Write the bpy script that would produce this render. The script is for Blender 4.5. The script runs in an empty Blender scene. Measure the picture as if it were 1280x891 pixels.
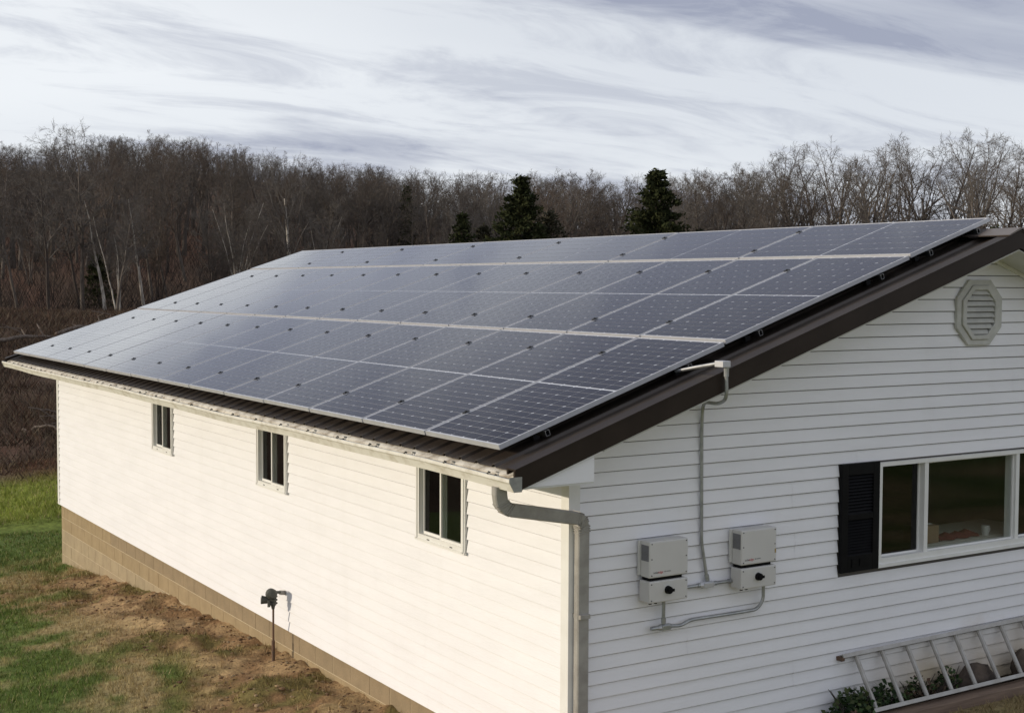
import bpy, bmesh, math, random
import numpy as np
from mathutils import Vector, Matrix
random.seed(7); RNG = np.random.default_rng(11)
sc = bpy.context.scene; COL = sc.collection
R = math.radians
# ------------------------------------------------------------------ camera
CAM = np.array([-5.4621, -7.8972, 1.4129]); FPX = 1694.6
yaw, pitch, roll = R(32.187), R(-2.992), R(0.243)
fw = Vector((math.sin(yaw)*math.cos(pitch), math.cos(yaw)*math.cos(pitch), math.sin(pitch)))
rt = Vector((math.cos(yaw), -math.sin(yaw), 0)); up = rt.cross(fw)
rt, up = rt*math.cos(roll)+up*math.sin(roll), up*math.cos(roll)-rt*math.sin(roll)
cd = bpy.data.cameras.new('camera'); cam = bpy.data.objects.new('camera', cd); COL.objects.link(cam)
cam.matrix_world = Matrix(((rt.x, up.x, -fw.x, CAM[0]), (rt.y, up.y, -fw.y, CAM[1]), (rt.z, up.z, -fw.z, CAM[2]), (0, 0, 0, 1)))
cd.sensor_width = 36; cd.lens = FPX/1280*36; cd.clip_start = 0.1; cd.clip_end = 3000
sc.camera = cam
# ------------------------------------------------------------------ light
SUN_EL, SUN_AZ = R(11.5), R(20)         # low sun, almost square onto the long wall
to_sun = Vector((-math.cos(SUN_EL)*math.cos(SUN_AZ), math.cos(SUN_EL)*math.sin(SUN_AZ), math.sin(SUN_EL)))
sd = bpy.data.lights.new('sun', 'SUN'); sd.energy = 2.15; sd.angle = R(0.6); sd.color = (1, 0.872, 0.685)
sun = bpy.data.objects.new('sun', sd); COL.objects.link(sun)
sun.rotation_euler = to_sun.to_track_quat('Z', 'Y').to_euler()
W = bpy.data.worlds.new('World'); sc.world = W; W.use_nodes = True
def build_world():
    nt = W.node_tree; n = nt.nodes; l = nt.links; n.clear()
    out = n.new('ShaderNodeOutputWorld'); bg = n.new('ShaderNodeBackground'); bg.inputs[1].default_value = 0.1
    sky = n.new('ShaderNodeTexSky'); sky.sky_type = 'NISHITA'; sky.sun_disc = False
    sky.sun_elevation = SUN_EL; sky.sun_rotation = math.atan2(to_sun.x, to_sun.y)
    tc = n.new('ShaderNodeTexCoord'); sep = n.new('ShaderNodeSeparateXYZ'); l.new(tc.outputs['Generated'], sep.inputs[0])
    def m(op, a, b=None, clamp=False):
        x = n.new('ShaderNodeMath'); x.operation = op; x.use_clamp = clamp
        for i, v in enumerate((a, b)):
            if v is None: continue
            if isinstance(v, (int, float)): x.inputs[i].default_value = v
            else: l.new(v, x.inputs[i])
        return x.outputs[0]
    den = m('ADD', m('MAXIMUM', sep.outputs[2], 0.0), 0.16)
    cb = n.new('ShaderNodeCombineXYZ'); l.new(m('DIVIDE', sep.outputs[0], den), cb.inputs[0]); l.new(m('DIVIDE', sep.outputs[1], den), cb.inputs[1])
    def layer(rot, scl, loc, scale, detail, rough, dist, lo, hi):
        mp = n.new('ShaderNodeMapping'); l.new(cb.outputs[0], mp.inputs[0])
        mp.inputs['Rotation'].default_value = (0, 0, rot); mp.inputs['Scale'].default_value = scl; mp.inputs['Location'].default_value = loc
        t = n.new('ShaderNodeTexNoise'); l.new(mp.outputs[0], t.inputs[0])
        t.inputs['Scale'].default_value = scale; t.inputs['Detail'].default_value = detail; t.inputs['Roughness'].default_value = rough; t.inputs['Distortion'].default_value = dist
        mr = n.new('ShaderNodeMapRange'); mr.interpolation_type = 'SMOOTHSTEP'; l.new(t.outputs[0], mr.inputs[0])
        mr.inputs[1].default_value = lo; mr.inputs[2].default_value = hi
        return mr.outputs[0]
    big = layer(R(20), (0.45, 1.0, 1), (7.3, 1.2, 0), 0.9, 9, 0.56, 0.6, 0.45, 0.60)
    fine = layer(R(14), (0.55, 1.3, 1), (2.7, 8.4, 0), 2.6, 10, 0.64, 0.7, 0.45, 0.68)
    veil = layer(R(30), (0.4, 0.9, 1), (9.0, 3.0, 0), 0.45, 5, 0.5, 0.4, 0.3, 0.7)
    dark = m('ADD', m('MULTIPLY', big, 0.78), m('MULTIPLY', fine, 0.46), True)
    def mix(f, a, b):
        x = n.new('ShaderNodeMix'); x.data_type = 'RGBA'
        if isinstance(f, (int, float)): x.inputs[0].default_value = f
        else: l.new(f, x.inputs[0])
        for i, v in ((6, a), (7, b)):
            if isinstance(v, tuple): x.inputs[i].default_value = v+(1,)
            else: l.new(v, x.inputs[i])
        return x.outputs[2]
    light = mix(veil, (5.15, 5.4, 5.85), (6.6, 6.8, 7.05))
    cloud = mix(dark, light, (2.6, 2.8, 3.6))
    hz = n.new('ShaderNodeMapRange'); hz.interpolation_type = 'SMOOTHSTEP'; l.new(sep.outputs[2], hz.inputs[0])      # thin cloud glows a little towards the horizon
    for i, v in ((1, 0.05), (2, 0.40), (3, 1.16), (4, 0.98)): hz.inputs[i].default_value = v
    cc = n.new('ShaderNodeVectorMath'); cc.operation = 'SCALE'; l.new(cloud, cc.inputs[0]); l.new(hz.outputs[0], cc.inputs['Scale']); cloud = cc.outputs[0]
    l.new(mix(0.92, sky.outputs[0], cloud), bg.inputs[0]); l.new(bg.outputs[0], out.inputs[0])
build_world()
sc.view_settings.view_transform = 'Standard'; sc.view_settings.look = 'None'; sc.view_settings.gamma = 1
sc.view_settings.exposure = 0.36; sc.view_settings.use_curve_mapping = False
sc.render.engine = 'CYCLES'
# ------------------------------------------------------------------ materials
MAT = {}
def material(name, c1, c2=None, scale=6.0, rough=0.6, metal=0.0, detail=6, lo=0.35, hi=0.65, bump=0.0, bscale=None, stretch=None, coat=0.0, spec=0.5, coord='Object'):
    m = bpy.data.materials.new(name); m.use_nodes = True; nt = m.node_tree; n = nt.nodes; l = nt.links
    b = n['Principled BSDF']; b.inputs['Roughness'].default_value = rough; b.inputs['Metallic'].default_value = metal
    b.inputs['Base Color'].default_value = (*c1, 1); b.inputs['Coat Weight'].default_value = coat; b.inputs['Specular IOR Level'].default_value = spec
    tc = n.new('ShaderNodeTexCoord'); mp = n.new('ShaderNodeMapping')
    if coord == 'World':
        g = n.new('ShaderNodeNewGeometry'); l.new(g.outputs['Position'], mp.inputs[0])
    else: l.new(tc.outputs[coord], mp.inputs[0])
    if stretch: mp.inputs['Scale'].default_value = stretch
    if c2:
        t = n.new('ShaderNodeTexNoise'); l.new(mp.outputs[0], t.inputs[0]); t.inputs['Scale'].default_value = scale; t.inputs['Detail'].default_value = detail; t.inputs['Roughness'].default_value = 0.6
        mr = n.new('ShaderNodeMapRange'); l.new(t.outputs[0], mr.inputs[0]); mr.inputs[1].default_value = lo; mr.inputs[2].default_value = hi
        x = n.new('ShaderNodeMix'); x.data_type = 'RGBA'; x.inputs[6].default_value = (*c1, 1); x.inputs[7].default_value = (*c2, 1)
        l.new(mr.outputs[0], x.inputs[0]); l.new(x.outputs[2], b.inputs['Base Color'])
    if bump:
        t2 = n.new('ShaderNodeTexNoise'); l.new(mp.outputs[0], t2.inputs[0]); t2.inputs['Scale'].default_value = bscale or scale*4; t2.inputs['Detail'].default_value = 5
        bp = n.new('ShaderNodeBump'); bp.inputs['Strength'].default_value = bump; bp.inputs['Distance'].default_value = 0.02
        l.new(t2.outputs[0], bp.inputs['Height']); l.new(bp.outputs[0], b.inputs['Normal'])
    MAT[name] = m; return m
def attr_material(name, rough=0.9, translucent=0.0, noise=None):
    m = bpy.data.materials.new(name); m.use_nodes = True; n = m.node_tree.nodes; l = m.node_tree.links; b = n['Principled BSDF']
    b.inputs['Roughness'].default_value = rough; b.inputs['Specular IOR Level'].default_value = 0.2
    a = n.new('ShaderNodeAttribute'); a.attribute_name = 'col'; l.new(a.outputs['Color'], b.inputs['Base Color'])
    MAT[name] = m; return m
def glass_material(name, tint=(0.9, 0.92, 0.90), ior=1.5):
    m = bpy.data.materials.new(name); m.use_nodes = True; n = m.node_tree.nodes; l = m.node_tree.links; n.remove(n['Principled BSDF'])
    o = n['Material Output']; t = n.new('ShaderNodeBsdfTransparent'); t.inputs[0].default_value = (*tint, 1)
    g = n.new('ShaderNodeBsdfGlossy'); g.inputs['Roughness'].default_value = 0.02
    f = n.new('ShaderNodeFresnel'); f.inputs[0].default_value = ior; x = n.new('ShaderNodeMixShader')
    ge = n.new('ShaderNodeNewGeometry'); fb = n.new('ShaderNodeMath'); fb.operation = 'SUBTRACT'; fb.inputs[0].default_value = 1; l.new(ge.outputs['Backfacing'], fb.inputs[1])
    mu = n.new('ShaderNodeMath'); mu.operation = 'MULTIPLY'; l.new(f.outputs[0], mu.inputs[0]); l.new(fb.outputs[0], mu.inputs[1])
    l.new(mu.outputs[0], x.inputs[0]); l.new(t.outputs[0], x.inputs[1]); l.new(g.outputs[0], x.inputs[2]); l.new(x.outputs[0], o.inputs[0])
    MAT[name] = m; return m
def siding_material(name):
    # white vinyl: embossed grain, faint weathering, tan soil splash near the ground and vertical run-off streaks
    m = material(name, (0.865, 0.865, 0.895), (0.805, 0.805, 0.83), scale=1.1, rough=0.5, bump=0.12, bscale=14, stretch=(1, 1, 6), coord='World', lo=0.4, hi=0.75, spec=0.3)
    nt = m.node_tree; n = nt.nodes; l = nt.links; b = n['Principled BSDF']; src = b.inputs['Base Color'].links[0].from_socket
    g = n.new('ShaderNodeNewGeometry'); sp = n.new('ShaderNodeSeparateXYZ'); l.new(g.outputs['Position'], sp.inputs[0])
    t = n.new('ShaderNodeTexNoise'); t.inputs['Scale'].default_value = 2.3; t.inputs['Detail'].default_value = 6; l.new(g.outputs['Position'], t.inputs[0])
    ad = n.new('ShaderNodeMath'); ad.operation = 'MULTIPLY_ADD'; l.new(t.outputs[0], ad.inputs[0]); ad.inputs[1].default_value = -0.55; l.new(sp.outputs[2], ad.inputs[2])
    mr = n.new('ShaderNodeMapRange'); l.new(ad.outputs[0], mr.inputs[0]); mr.inputs[1].default_value = -1.80; mr.inputs[2].default_value = -2.28; mr.inputs[3].default_value = 0; mr.inputs[4].default_value = 0.85
    gx = n.new('ShaderNodeMapRange'); l.new(sp.outputs[0], gx.inputs[0]); gx.inputs[1].default_value = 2.6; gx.inputs[2].default_value = 3.7
    mu = n.new('ShaderNodeMath'); mu.operation = 'MULTIPLY'; l.new(mr.outputs[0], mu.inputs[0]); l.new(gx.outputs[0], mu.inputs[1])
    x = n.new('ShaderNodeMix'); x.data_type = 'RGBA'; l.new(mu.outputs[0], x.inputs[0]); l.new(src, x.inputs[6]); x.inputs[7].default_value = (0.5, 0.40, 0.25, 1)
    mp = n.new('ShaderNodeMapping'); mp.inputs['Scale'].default_value = (5, 5, 0.5); l.new(g.outputs['Position'], mp.inputs[0])
    t3 = n.new('ShaderNodeTexNoise'); t3.inputs['Scale'].default_value = 1.0; t3.inputs['Detail'].default_value = 4; l.new(mp.outputs[0], t3.inputs[0])
    m3 = n.new('ShaderNodeMapRange'); l.new(t3.outputs[0], m3.inputs[0]); m3.inputs[1].default_value = 0.55; m3.inputs[2].default_value = 0.8; m3.inputs[4].default_value = 0.08
    y = n.new('ShaderNodeMix'); y.data_type = 'RGBA'; l.new(m3.outputs[0], y.inputs[0]); l.new(x.outputs[2], y.inputs[6]); y.inputs[7].default_value = (0.62, 0.6, 0.55, 1)
    l.new(y.outputs[2], b.inputs['Base Color'])
    return m
siding_material('siding')
material('trim_white', (0.80, 0.80, 0.78), (0.72, 0.71, 0.68), scale=4, rough=0.45, lo=0.45, hi=0.8)
material('gutter_white', (0.74, 0.72, 0.66), (0.52, 0.48, 0.40), scale=7, rough=0.5, lo=0.45, hi=0.75, stretch=(4, 1, 1))
material('eave_board', (0.66, 0.62, 0.53), (0.22, 0.17, 0.11), scale=6, rough=0.7, lo=0.42, hi=0.72, stretch=(1, 1.2, 3))
material('soffit', (0.7, 0.7, 0.68), (0.6, 0.6, 0.57), scale=3, rough=0.6)
material('sheathing', (0.12, 0.11, 0.10), rough=0.9)
material('interior', (0.5, 0.48, 0.42), (0.42, 0.40, 0.35), scale=1.5, rough=0.9)
material('brown_metal', (0.021, 0.0135, 0.0095), (0.031, 0.021, 0.0155), scale=3, rough=0.45, lo=0.35, hi=0.7, spec=0.22)
material('roof_metal', (0.036, 0.027, 0.021), (0.052, 0.040, 0.032), scale=5, rough=0.5, lo=0.4, hi=0.8, bump=0.05)
material('ridge_metal', (0.16, 0.135, 0.12), (0.11, 0.09, 0.08), scale=4, rough=0.35, metal=0.3)
material('block', (0.345, 0.262, 0.150), (0.29, 0.218, 0.122), scale=5, rough=0.9, bump=0.35, bscale=45, coord='World')
material('block_low', (0.375, 0.30, 0.187), (0.315, 0.25, 0.157), scale=4, rough=0.9, bump=0.35, bscale=45, coord='World')
material('block_grey', (0.30, 0.228, 0.138), (0.25, 0.19, 0.115), scale=5, rough=0.9, bump=0.35, bscale=45, coord='World')
material('mortar', (0.52, 0.43, 0.29), (0.43, 0.35, 0.235), scale=12, rough=0.95, coord='World')
material('aluminium', (0.60, 0.605, 0.63), (0.54, 0.545, 0.57), scale=9, rough=0.4, metal=0.4)
material('galvanised', (0.46, 0.47, 0.47), (0.33, 0.34, 0.35), scale=14, rough=0.38, metal=0.7)
material('downspout_metal', (0.40, 0.385, 0.36), (0.30, 0.285, 0.265), scale=8, rough=0.45, metal=0.15)
material('black_metal', (0.012, 0.012, 0.013), rough=0.5)
material('black_plastic', (0.004, 0.004, 0.005), (0.007, 0.007, 0.008), scale=12, rough=0.5, spec=0.12)
material('inverter_grey', (0.63, 0.62, 0.60), (0.59, 0.58, 0.56), scale=3, rough=0.55)
material('inverter_side', (0.66, 0.655, 0.63), (0.60, 0.60, 0.575), scale=3, rough=0.5)
material('grille', (0.2, 0.2, 0.21), rough=0.6)
material('red_print', (0.5, 0.02, 0.03), rough=0.5)
material('dark_print', (0.06, 0.06, 0.07), rough=0.5)
material('tag_print', (0.35, 0.25, 0.08), rough=0.5)
material('meter_grey', (0.05, 0.055, 0.048), (0.085, 0.085, 0.075), scale=20, rough=0.6)
material('rusty_pipe', (0.10, 0.075, 0.055), (0.17, 0.085, 0.05), scale=14, rough=0.8)
material('vent_white', (0.56, 0.56, 0.53), (0.46, 0.46, 0.43), scale=8, rough=0.6)
material('ladder_metal', (0.47, 0.46, 0.44), (0.36, 0.34, 0.31), scale=8, rough=0.5, metal=0.35)
material('old_timber', (0.235, 0.165, 0.12), (0.165, 0.115, 0.085), scale=4, rough=0.85, stretch=(0.6, 8, 8), bump=0.3, bscale=9)
material('log_bark', (0.20, 0.16, 0.13), (0.10, 0.075, 0.06), scale=6, rough=0.9, bump=0.4, bscale=12)
material('cardboard', (0.24, 0.165, 0.10), rough=0.8)
material('red_cloth', (0.14, 0.035, 0.03), rough=0.9)
material('cup_white', (0.5, 0.5, 0.48), rough=0.4)
material('hose_green', (0.12, 0.28, 0.2), rough=0.5)
material('hose_yellow', (0.5, 0.4, 0.1), rough=0.5)
glass_material('window_glass', ior=1.55); glass_material('screened_glass', tint=(0.22, 0.22, 0.22))
material('cell', (0.012, 0.014, 0.029), (0.016, 0.018, 0.036), scale=0.7, rough=0.05, spec=0.5, coord='World')
material('backsheet', (0.66, 0.69, 0.75), rough=0.05)
def solar_glass(m):
    # glass face: reflectance climbs steeply towards grazing angles
    n = m.node_tree.nodes; l = m.node_tree.links; b = n['Principled BSDF']; b.inputs['Specular IOR Level'].default_value = 0; b.inputs['Sheen Weight'].default_value = 0.3; b.inputs['Sheen Roughness'].default_value = 0.25
    f = n.new('ShaderNodeFresnel'); f.inputs[0].default_value = 1.45
    k = n.new('ShaderNodeMath'); k.operation = 'MULTIPLY_ADD'; l.new(f.outputs[0], k.inputs[0]); k.inputs[1].default_value = 2.7; k.inputs[2].default_value = -0.47
    c = n.new('ShaderNodeClamp'); l.new(k.outputs[0], c.inputs[0]); c.inputs[1].default_value = 0.03; c.inputs[2].default_value = 0.84
    g = n.new('ShaderNodeBsdfGlossy'); g.inputs['Roughness'].default_value = 0.06; x = n.new('ShaderNodeMixShader')
    l.new(c.outputs[0], x.inputs[0]); l.new(b.outputs[0], x.inputs[1]); l.new(g.outputs[0], x.inputs[2]); l.new(x.outputs[0], n['Material Output'].inputs[0])
solar_glass(MAT['cell']); solar_glass(MAT['backsheet'])
material('bark_brown', (0.075, 0.059, 0.049), (0.042, 0.033, 0.028), scale=3.0, rough=0.95, stretch=(3, 3, 0.6))
material('bark_grey', (0.16, 0.135, 0.115), (0.085, 0.07, 0.058), scale=3.0, rough=0.95, stretch=(3, 3, 0.6))
material('bark_pale', (0.55, 0.51, 0.45), (0.28, 0.25, 0.215), scale=1.6, rough=0.9, stretch=(2, 2, 0.5), lo=0.4, hi=0.6)
material('twig_brown', (0.088, 0.073, 0.061), rough=0.95)
material('twig_red', (0.105, 0.080, 0.063), rough=0.95)
material('twig_grey', (0.128, 0.113, 0.099), rough=0.95)
material('needles', (0.024, 0.031, 0.013), (0.042, 0.048, 0.020), scale=1.2, rough=0.9, spec=0.1)
material('needles_olive', (0.050, 0.044, 0.020), (0.036, 0.036, 0.016), scale=1.2, rough=0.8)
attr_material('grass'); attr_material('brush_mat'); attr_material('leaf_mat', rough=0.55)
# ------------------------------------------------------------------ mesh helpers
def tag(o, label=None, cat=None, group=None, kind=None):
    if label: o['label'] = label
    if cat: o['category'] = cat
    if group: o['group'] = group
    if kind: o['kind'] = kind
    return o
def link(name, me, parent=None):
    o = bpy.data.objects.new(name, me); COL.objects.link(o)
    if parent is not None: o.parent = parent
    return o
def empty(name, loc=(0, 0, 0), rz=0.0):
    o = bpy.data.objects.new(name, None); COL.objects.link(o); o.location = loc; o.rotation_euler = (0, 0, rz); o.empty_display_size = 0.2
    return o
class MB:
    def __init__(s): s.v = []; s.f = []
    def add(s, vs, fs):
        k = len(s.v); s.v += [tuple(map(float, p)) for p in vs]; s.f += [tuple(i+k for i in f) for f in fs]; return s
    def box(s, x0, x1, y0, y1, z0, z1):
        return s.add([(x0, y0, z0), (x1, y0, z0), (x1, y1, z0), (x0, y1, z0), (x0, y0, z1), (x1, y0, z1), (x1, y1, z1), (x0, y1, z1)],
                     [(0, 3, 2, 1), (4, 5, 6, 7), (0, 1, 5, 4), (1, 2, 6, 5), (2, 3, 7, 6), (3, 0, 4, 7)])
    def extrude(s, poly, d):          # closed polygon (3-D points) pushed along vector d
        n = len(poly); d = Vector(d); a = [Vector(p) for p in poly]; b = [p+d for p in a]
        return s.add(a+b, [tuple(reversed(range(n))), tuple(range(n, 2*n))]+[(i, (i+1) % n, n+(i+1) % n, n+i) for i in range(n)])
    def tube(s, pts, r, sides=8, caps=True):
        pts = [Vector(p) for p in pts]; n = len(pts); rs = r if isinstance(r, (list, tuple)) else [r]*n
        k = len(s.v); ref = None
        for i, p in enumerate(pts):
            t = (pts[min(i+1, n-1)]-pts[max(i-1, 0)]).normalized()
            if ref is None: ref = Vector((0, 0, 1)) if abs(t.z) < 0.9 else Vector((1, 0, 0))
            a = t.cross(ref).normalized(); b = a.cross(t).normalized(); ref = b
            for j in range(sides):
                an = 2*math.pi*j/sides; q = p+(a*math.cos(an)+b*math.sin(an))*rs[i]; s.v.append(tuple(q))
        for i in range(n-1):
            for j in range(sides):
                s.f.append((k+i*sides+j, k+i*sides+(j+1) % sides, k+(i+1)*sides+(j+1) % sides, k+(i+1)*sides+j))
        if caps: s.f.append(tuple(k+j for j in reversed(range(sides)))); s.f.append(tuple(k+(n-1)*sides+j for j in range(sides)))
        return s
    def sweep(s, pts, prof, xa, ya):  # rectangular etc. profile swept along pts with fixed section axes per point
        k = len(s.v); m = len(prof)
        for p, a, b in zip(pts, xa, ya):
            for (u, w) in prof: s.v.append(tuple(Vector(p)+Vector(a)*u+Vector(b)*w))
        for i in range(len(pts)-1):
            for j in range(m): s.f.append((k+i*m+j, k+i*m+(j+1) % m, k+(i+1)*m+(j+1) % m, k+(i+1)*m+j))
        s.f.append(tuple(k+j for j in reversed(range(m)))); s.f.append(tuple(k+(len(pts)-1)*m+j for j in range(m)))
        return s
    def mesh(s, name, mat, smooth=False, bevel=0.0, seg=2):
        me = bpy.data.meshes.new(name); me.from_pydata(s.v, [], s.f)
        bm = bmesh.new(); bm.from_mesh(me); bmesh.ops.recalc_face_normals(bm, faces=bm.faces)
        if bevel: bmesh.ops.bevel(bm, geom=[e for e in bm.edges if e.calc_face_angle(0) > 0.6], offset=bevel, segments=seg, affect='EDGES', profile=0.5)
        bm.to_mesh(me); bm.free()
        me.materials.append(MAT[mat])
        if smooth: me.polygons.foreach_set('use_smooth', [True]*len(me.polygons))
        return me
    def build(s, name, mat, parent=None, **k): return link(name, s.mesh(name, mat, **k), parent)
def np_mesh(name, V, F, mat, cols=None, smooth=False):
    """V (n,3), F (m,k) with constant k"""
    me = bpy.data.meshes.new(name); V = np.asarray(V, np.float32); F = np.asarray(F, np.int32); k = F.shape[1]
    me.vertices.add(len(V)); me.vertices.foreach_set('co', V.ravel())
    me.loops.add(F.size); me.loops.foreach_set('vertex_index', F.ravel())
    me.polygons.add(len(F)); me.polygons.foreach_set('loop_start', np.arange(0, F.size, k, dtype=np.int32)); me.polygons.foreach_set('loop_total', np.full(len(F), k, np.int32))
    if smooth: me.polygons.foreach_set('use_smooth', np.ones(len(F), bool))
    me.update(calc_edges=True)
    if cols is not None:
        a = me.color_attributes.new('col', 'FLOAT_COLOR', 'POINT'); a.data.foreach_set('color', np.concatenate([cols, np.ones((len(V), 1))], 1).astype(np.float32).ravel())
    me.materials.append(MAT[mat]); return me
def hash2(i, j, s=0):
    n = (i*374761393+j*668265263+s*974711) & 0x7fffffff; n = ((n ^ (n >> 13))*1274126177) & 0x7fffffff; return ((n ^ (n >> 16)) & 0xffff)/65535.0
def vnoise(x, y, s=0):
    xi = np.floor(x).astype(np.int64); yi = np.floor(y).astype(np.int64); fx = x-xi; fy = y-yi; fx = fx*fx*(3-2*fx); fy = fy*fy*(3-2*fy)
    a = hash2(xi, yi, s); b = hash2(xi+1, yi, s); c = hash2(xi, yi+1, s); d = hash2(xi+1, yi+1, s)
    return (a*(1-fx)+b*fx)*(1-fy)+(c*(1-fx)+d*fx)*fy
def fbm(x, y, o=4, s=0):
    t = 0; a = 0.5; q = 0
    for k in range(o): t = t+a*vnoise(x*2**k+k*17.3, y*2**k-k*9.1, s+k); q += a; a *= 0.5
    return t/q
def sstep(a, b, x): t = np.clip((x-a)/(b-a), 0, 1); return t*t*(3-2*t)
def project(P):
    d = np.asarray(P, float)-CAM; r = np.array(rt); u = np.array(up); f = np.array(fw); z = d@f; zz = np.where(z > 0.1, z, 0.1)
    return 640+FPX*(d@r)/zz, 445.5-FPX*(d@u)/zz, z
# ------------------------------------------------------------------ terrain
LEN = 14.62; WID = 8.68; TAN = math.tan(R(18.44)); OV = 0.42
YP = [-60, 0, 2.8, 3.8, 5.8, 8.9, 12.5, 14.6, 20.2, 20.6, 28, 36]
ZP = [-2.2, -2.26, -2.40, -2.45, -2.49, -2.62, -3.02, -3.22, -3.55, -3.36, -3.62, -3.72]
def terrain(x, y):
    x = np.asarray(x, float); y = np.asarray(y, float)
    base = np.interp(y, YP, ZP)
    z = base+np.clip(x, -14, 0)*0.055
    far_l = sstep(20.3, 21.5, y)*(1-sstep(27, 31, y)); near_l = sstep(15, 17, y)*(1-sstep(19.5, 20.3, y))
    z = z+far_l*np.clip(x-1, -6, 6)*0.2-near_l*np.clip(x-1, -5, 5)*0.04
    flat = sstep(-0.3, 1.5, x)*(1-sstep(14, 17, y)); z = z*(1-flat)+(-2.26)*flat
    gb = sstep(2.0, 3.4, x)*(1-sstep(6.5, 9, x))*sstep(-2.5, -0.4, y)*(1-sstep(0, 1, y)); z = z*(1-gb)+(-2.15)*gb
    dx = x-CAM[0]; dy = y-CAM[1]; D = np.hypot(dx, dy); az = np.degrees(np.arctan2(dx, dy))
    t = sstep(34, 100, D+3*(fbm(x*0.06, y*0.06, 2, 5)-0.5))
    hill = 12.5*sstep(95, 240, D)*(1-sstep(19, 33, az))*sstep(-30, 5, az)+3.0*sstep(110, 240, D)
    hill = hill+10*sstep(250, 900, D)*(1-sstep(15, 40, np.abs(az-15)))
    hill = hill+13*sstep(245, 345, D)*(1-sstep(39, 46, az))*sstep(-30, 0, az)
    brush = -0.75+hill+(fbm(x*0.03, y*0.03, 3, 9)-0.5)*1.6*sstep(40, 70, D)
    z = z*(1-t)+brush*t
    z = z+(fbm(x*0.25, y*0.25, 3, 2)-0.5)*0.16*sstep(0.5, 3, np.hypot(np.clip(-x, 0, 9), np.clip(y-LEN, 0, 9)))
    z = z+(fbm(x*0.5, y*0.5, 3, 21)-0.5)*0.5*sstep(33, 38, D)*(1-sstep(120, 150, D))
    # turned soil heaped along the foundation
    w = np.clip(1-np.abs(x+0.55)/0.75, 0, 1)*sstep(0.5, 2, y)*(1-sstep(13.0, 14.3, y)); w = np.where(x < 0.4, w, 0)
    z = z+w*((fbm(x*2.2, y*1.6, 4, 31)-0.42)*0.26)
    z = z+((fbm(x*5, y*5, 3, 41)-0.5)*0.10+(fbm(x*12, y*12, 2, 43)-0.5)*0.035)*dirt_mask(x, y)
    return z
def dirt_mask(x, y):
    d = -x+(fbm(x*0.9, y*0.9, 3, 51)-0.5)*1.9; m = 1-sstep(0.5, 1.75, d)
    return np.where((x < 0.6) & (y > -3), m, 0)*sstep(-2, 0, y)*(1-sstep(11.5, 14.5, y+(fbm(x, y, 2, 3)-0.5)*2))
def ground_cover(x, y):
    """colour of the soil / turf, by place"""
    x = np.asarray(x, float); y = np.asarray(y, float)
    D = np.hypot(x-CAM[0], y-CAM[1])
    g1 = np.array([0.085, 0.130, 0.028]); g2 = np.array([0.155, 0.200, 0.050]); dead = np.array([0.36, 0.28, 0.14]); dirt = np.array([0.24, 0.140, 0.070]); pale = np.array([0.42, 0.285, 0.15])
    n1 = fbm(x*1.2, y*1.2, 4, 61)[:, None]; n2 = fbm(x*2.6, y*2.6, 4, 71)[:, None]; n3 = fbm(x*0.35+3, y*0.35, 3, 81)[:, None]
    green = g1*(1-n2)+g2*n2
    nearw = (1-sstep(1.0, 4.2, -x))*(1-sstep(13, 17, y))
    dm = np.clip(sstep(0.48, 0.62, (n1*0.6+n2*0.4)[:, 0]+0.10*nearw-0.05), 0, 1)[:, None]*np.clip(0.12+0.95*nearw, 0, 1)[:, None]*(1-sstep(15, 19, y))[:, None]
    c = green*(1-dm)+dead*dm
    fl = sstep(19.5, 21, y)[:, None]; c = c*(1-fl)+np.array([0.235, 0.27, 0.055])*(0.7+0.6*n2)*fl  # far lawn: yellower turf, with part of its sunlit brightness put into the colour
    dk = dirt_mask(x, y)[:, None]*(0.55+0.45*sstep(0.35, 0.5, n2))
    soil = dirt*(1-sstep(0.45, 0.7, n2))+pale*sstep(0.45, 0.7, n2)
    c = c*(1-dk)+soil*dk
    wild = sstep(33.5, 36.5, D+4*(n3[:, 0]-0.5)+1.2*(n2[:, 0]-0.5))[:, None]
    leaf = np.array([0.115, 0.076, 0.052])*(0.6+0.8*n2); red = np.array([0.165, 0.09, 0.06]); leaf = leaf*(1-sstep(0.5, 0.7, n3))+red*sstep(0.5, 0.7, n3)
    c = c*(1-wild)+leaf*wild
    bed = (sstep(2.2, 2.8, x)*(1-sstep(9, 9.5, x))*sstep(-0.34, -0.28, y)*(1-sstep(0.3, 0.5, y)))[:, None]; c = c*(1-bed)+np.array([0.06, 0.042, 0.03])*bed
    side = (sstep(-0.9, -0.5, y+(n2[:, 0]-0.5)*0.6)*sstep(1.5, 2.5, x)*(1-sstep(0.2, 0.4, y)))[:, None]*(1-bed); c = c*(1-side)+(dead*0.75)*side
    return np.clip(c, 0, 1)
def graded(lo, hi, d0, d1, step, grow=1.13, mx=30):
    a = [d0+i*step for i in range(int((d1-d0)/step)+1)]
    s = step
    while a[-1] < hi: s = min(s*grow, mx); a.append(a[-1]+s)
    s = step; pre = []
    x = d0
    while x > lo: s = min(s*grow, mx); x -= s; pre.append(x)
    return np.array(pre[::-1]+a)
gx = graded(-1200, 1500, -4.5, 0.3, 0.075); gy = graded(-600, 1800, 0.5, 16, 0.085)
GX, GY = np.meshgrid(gx, gy); gv = np.stack([GX.ravel(), GY.ravel(), terrain(GX.ravel(), GY.ravel())], 1)
nx, ny = len(gx), len(gy); ii = np.arange(nx*ny).reshape(ny, nx)
gf = np.stack([ii[:-1, :-1].ravel(), ii[:-1, 1:].ravel(), ii[1:, 1:].ravel(), ii[1:, :-1].ravel()], 1)
gm = bpy.data.materials.new('ground_mat'); gm.use_nodes = True; MAT['ground_mat'] = gm
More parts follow.
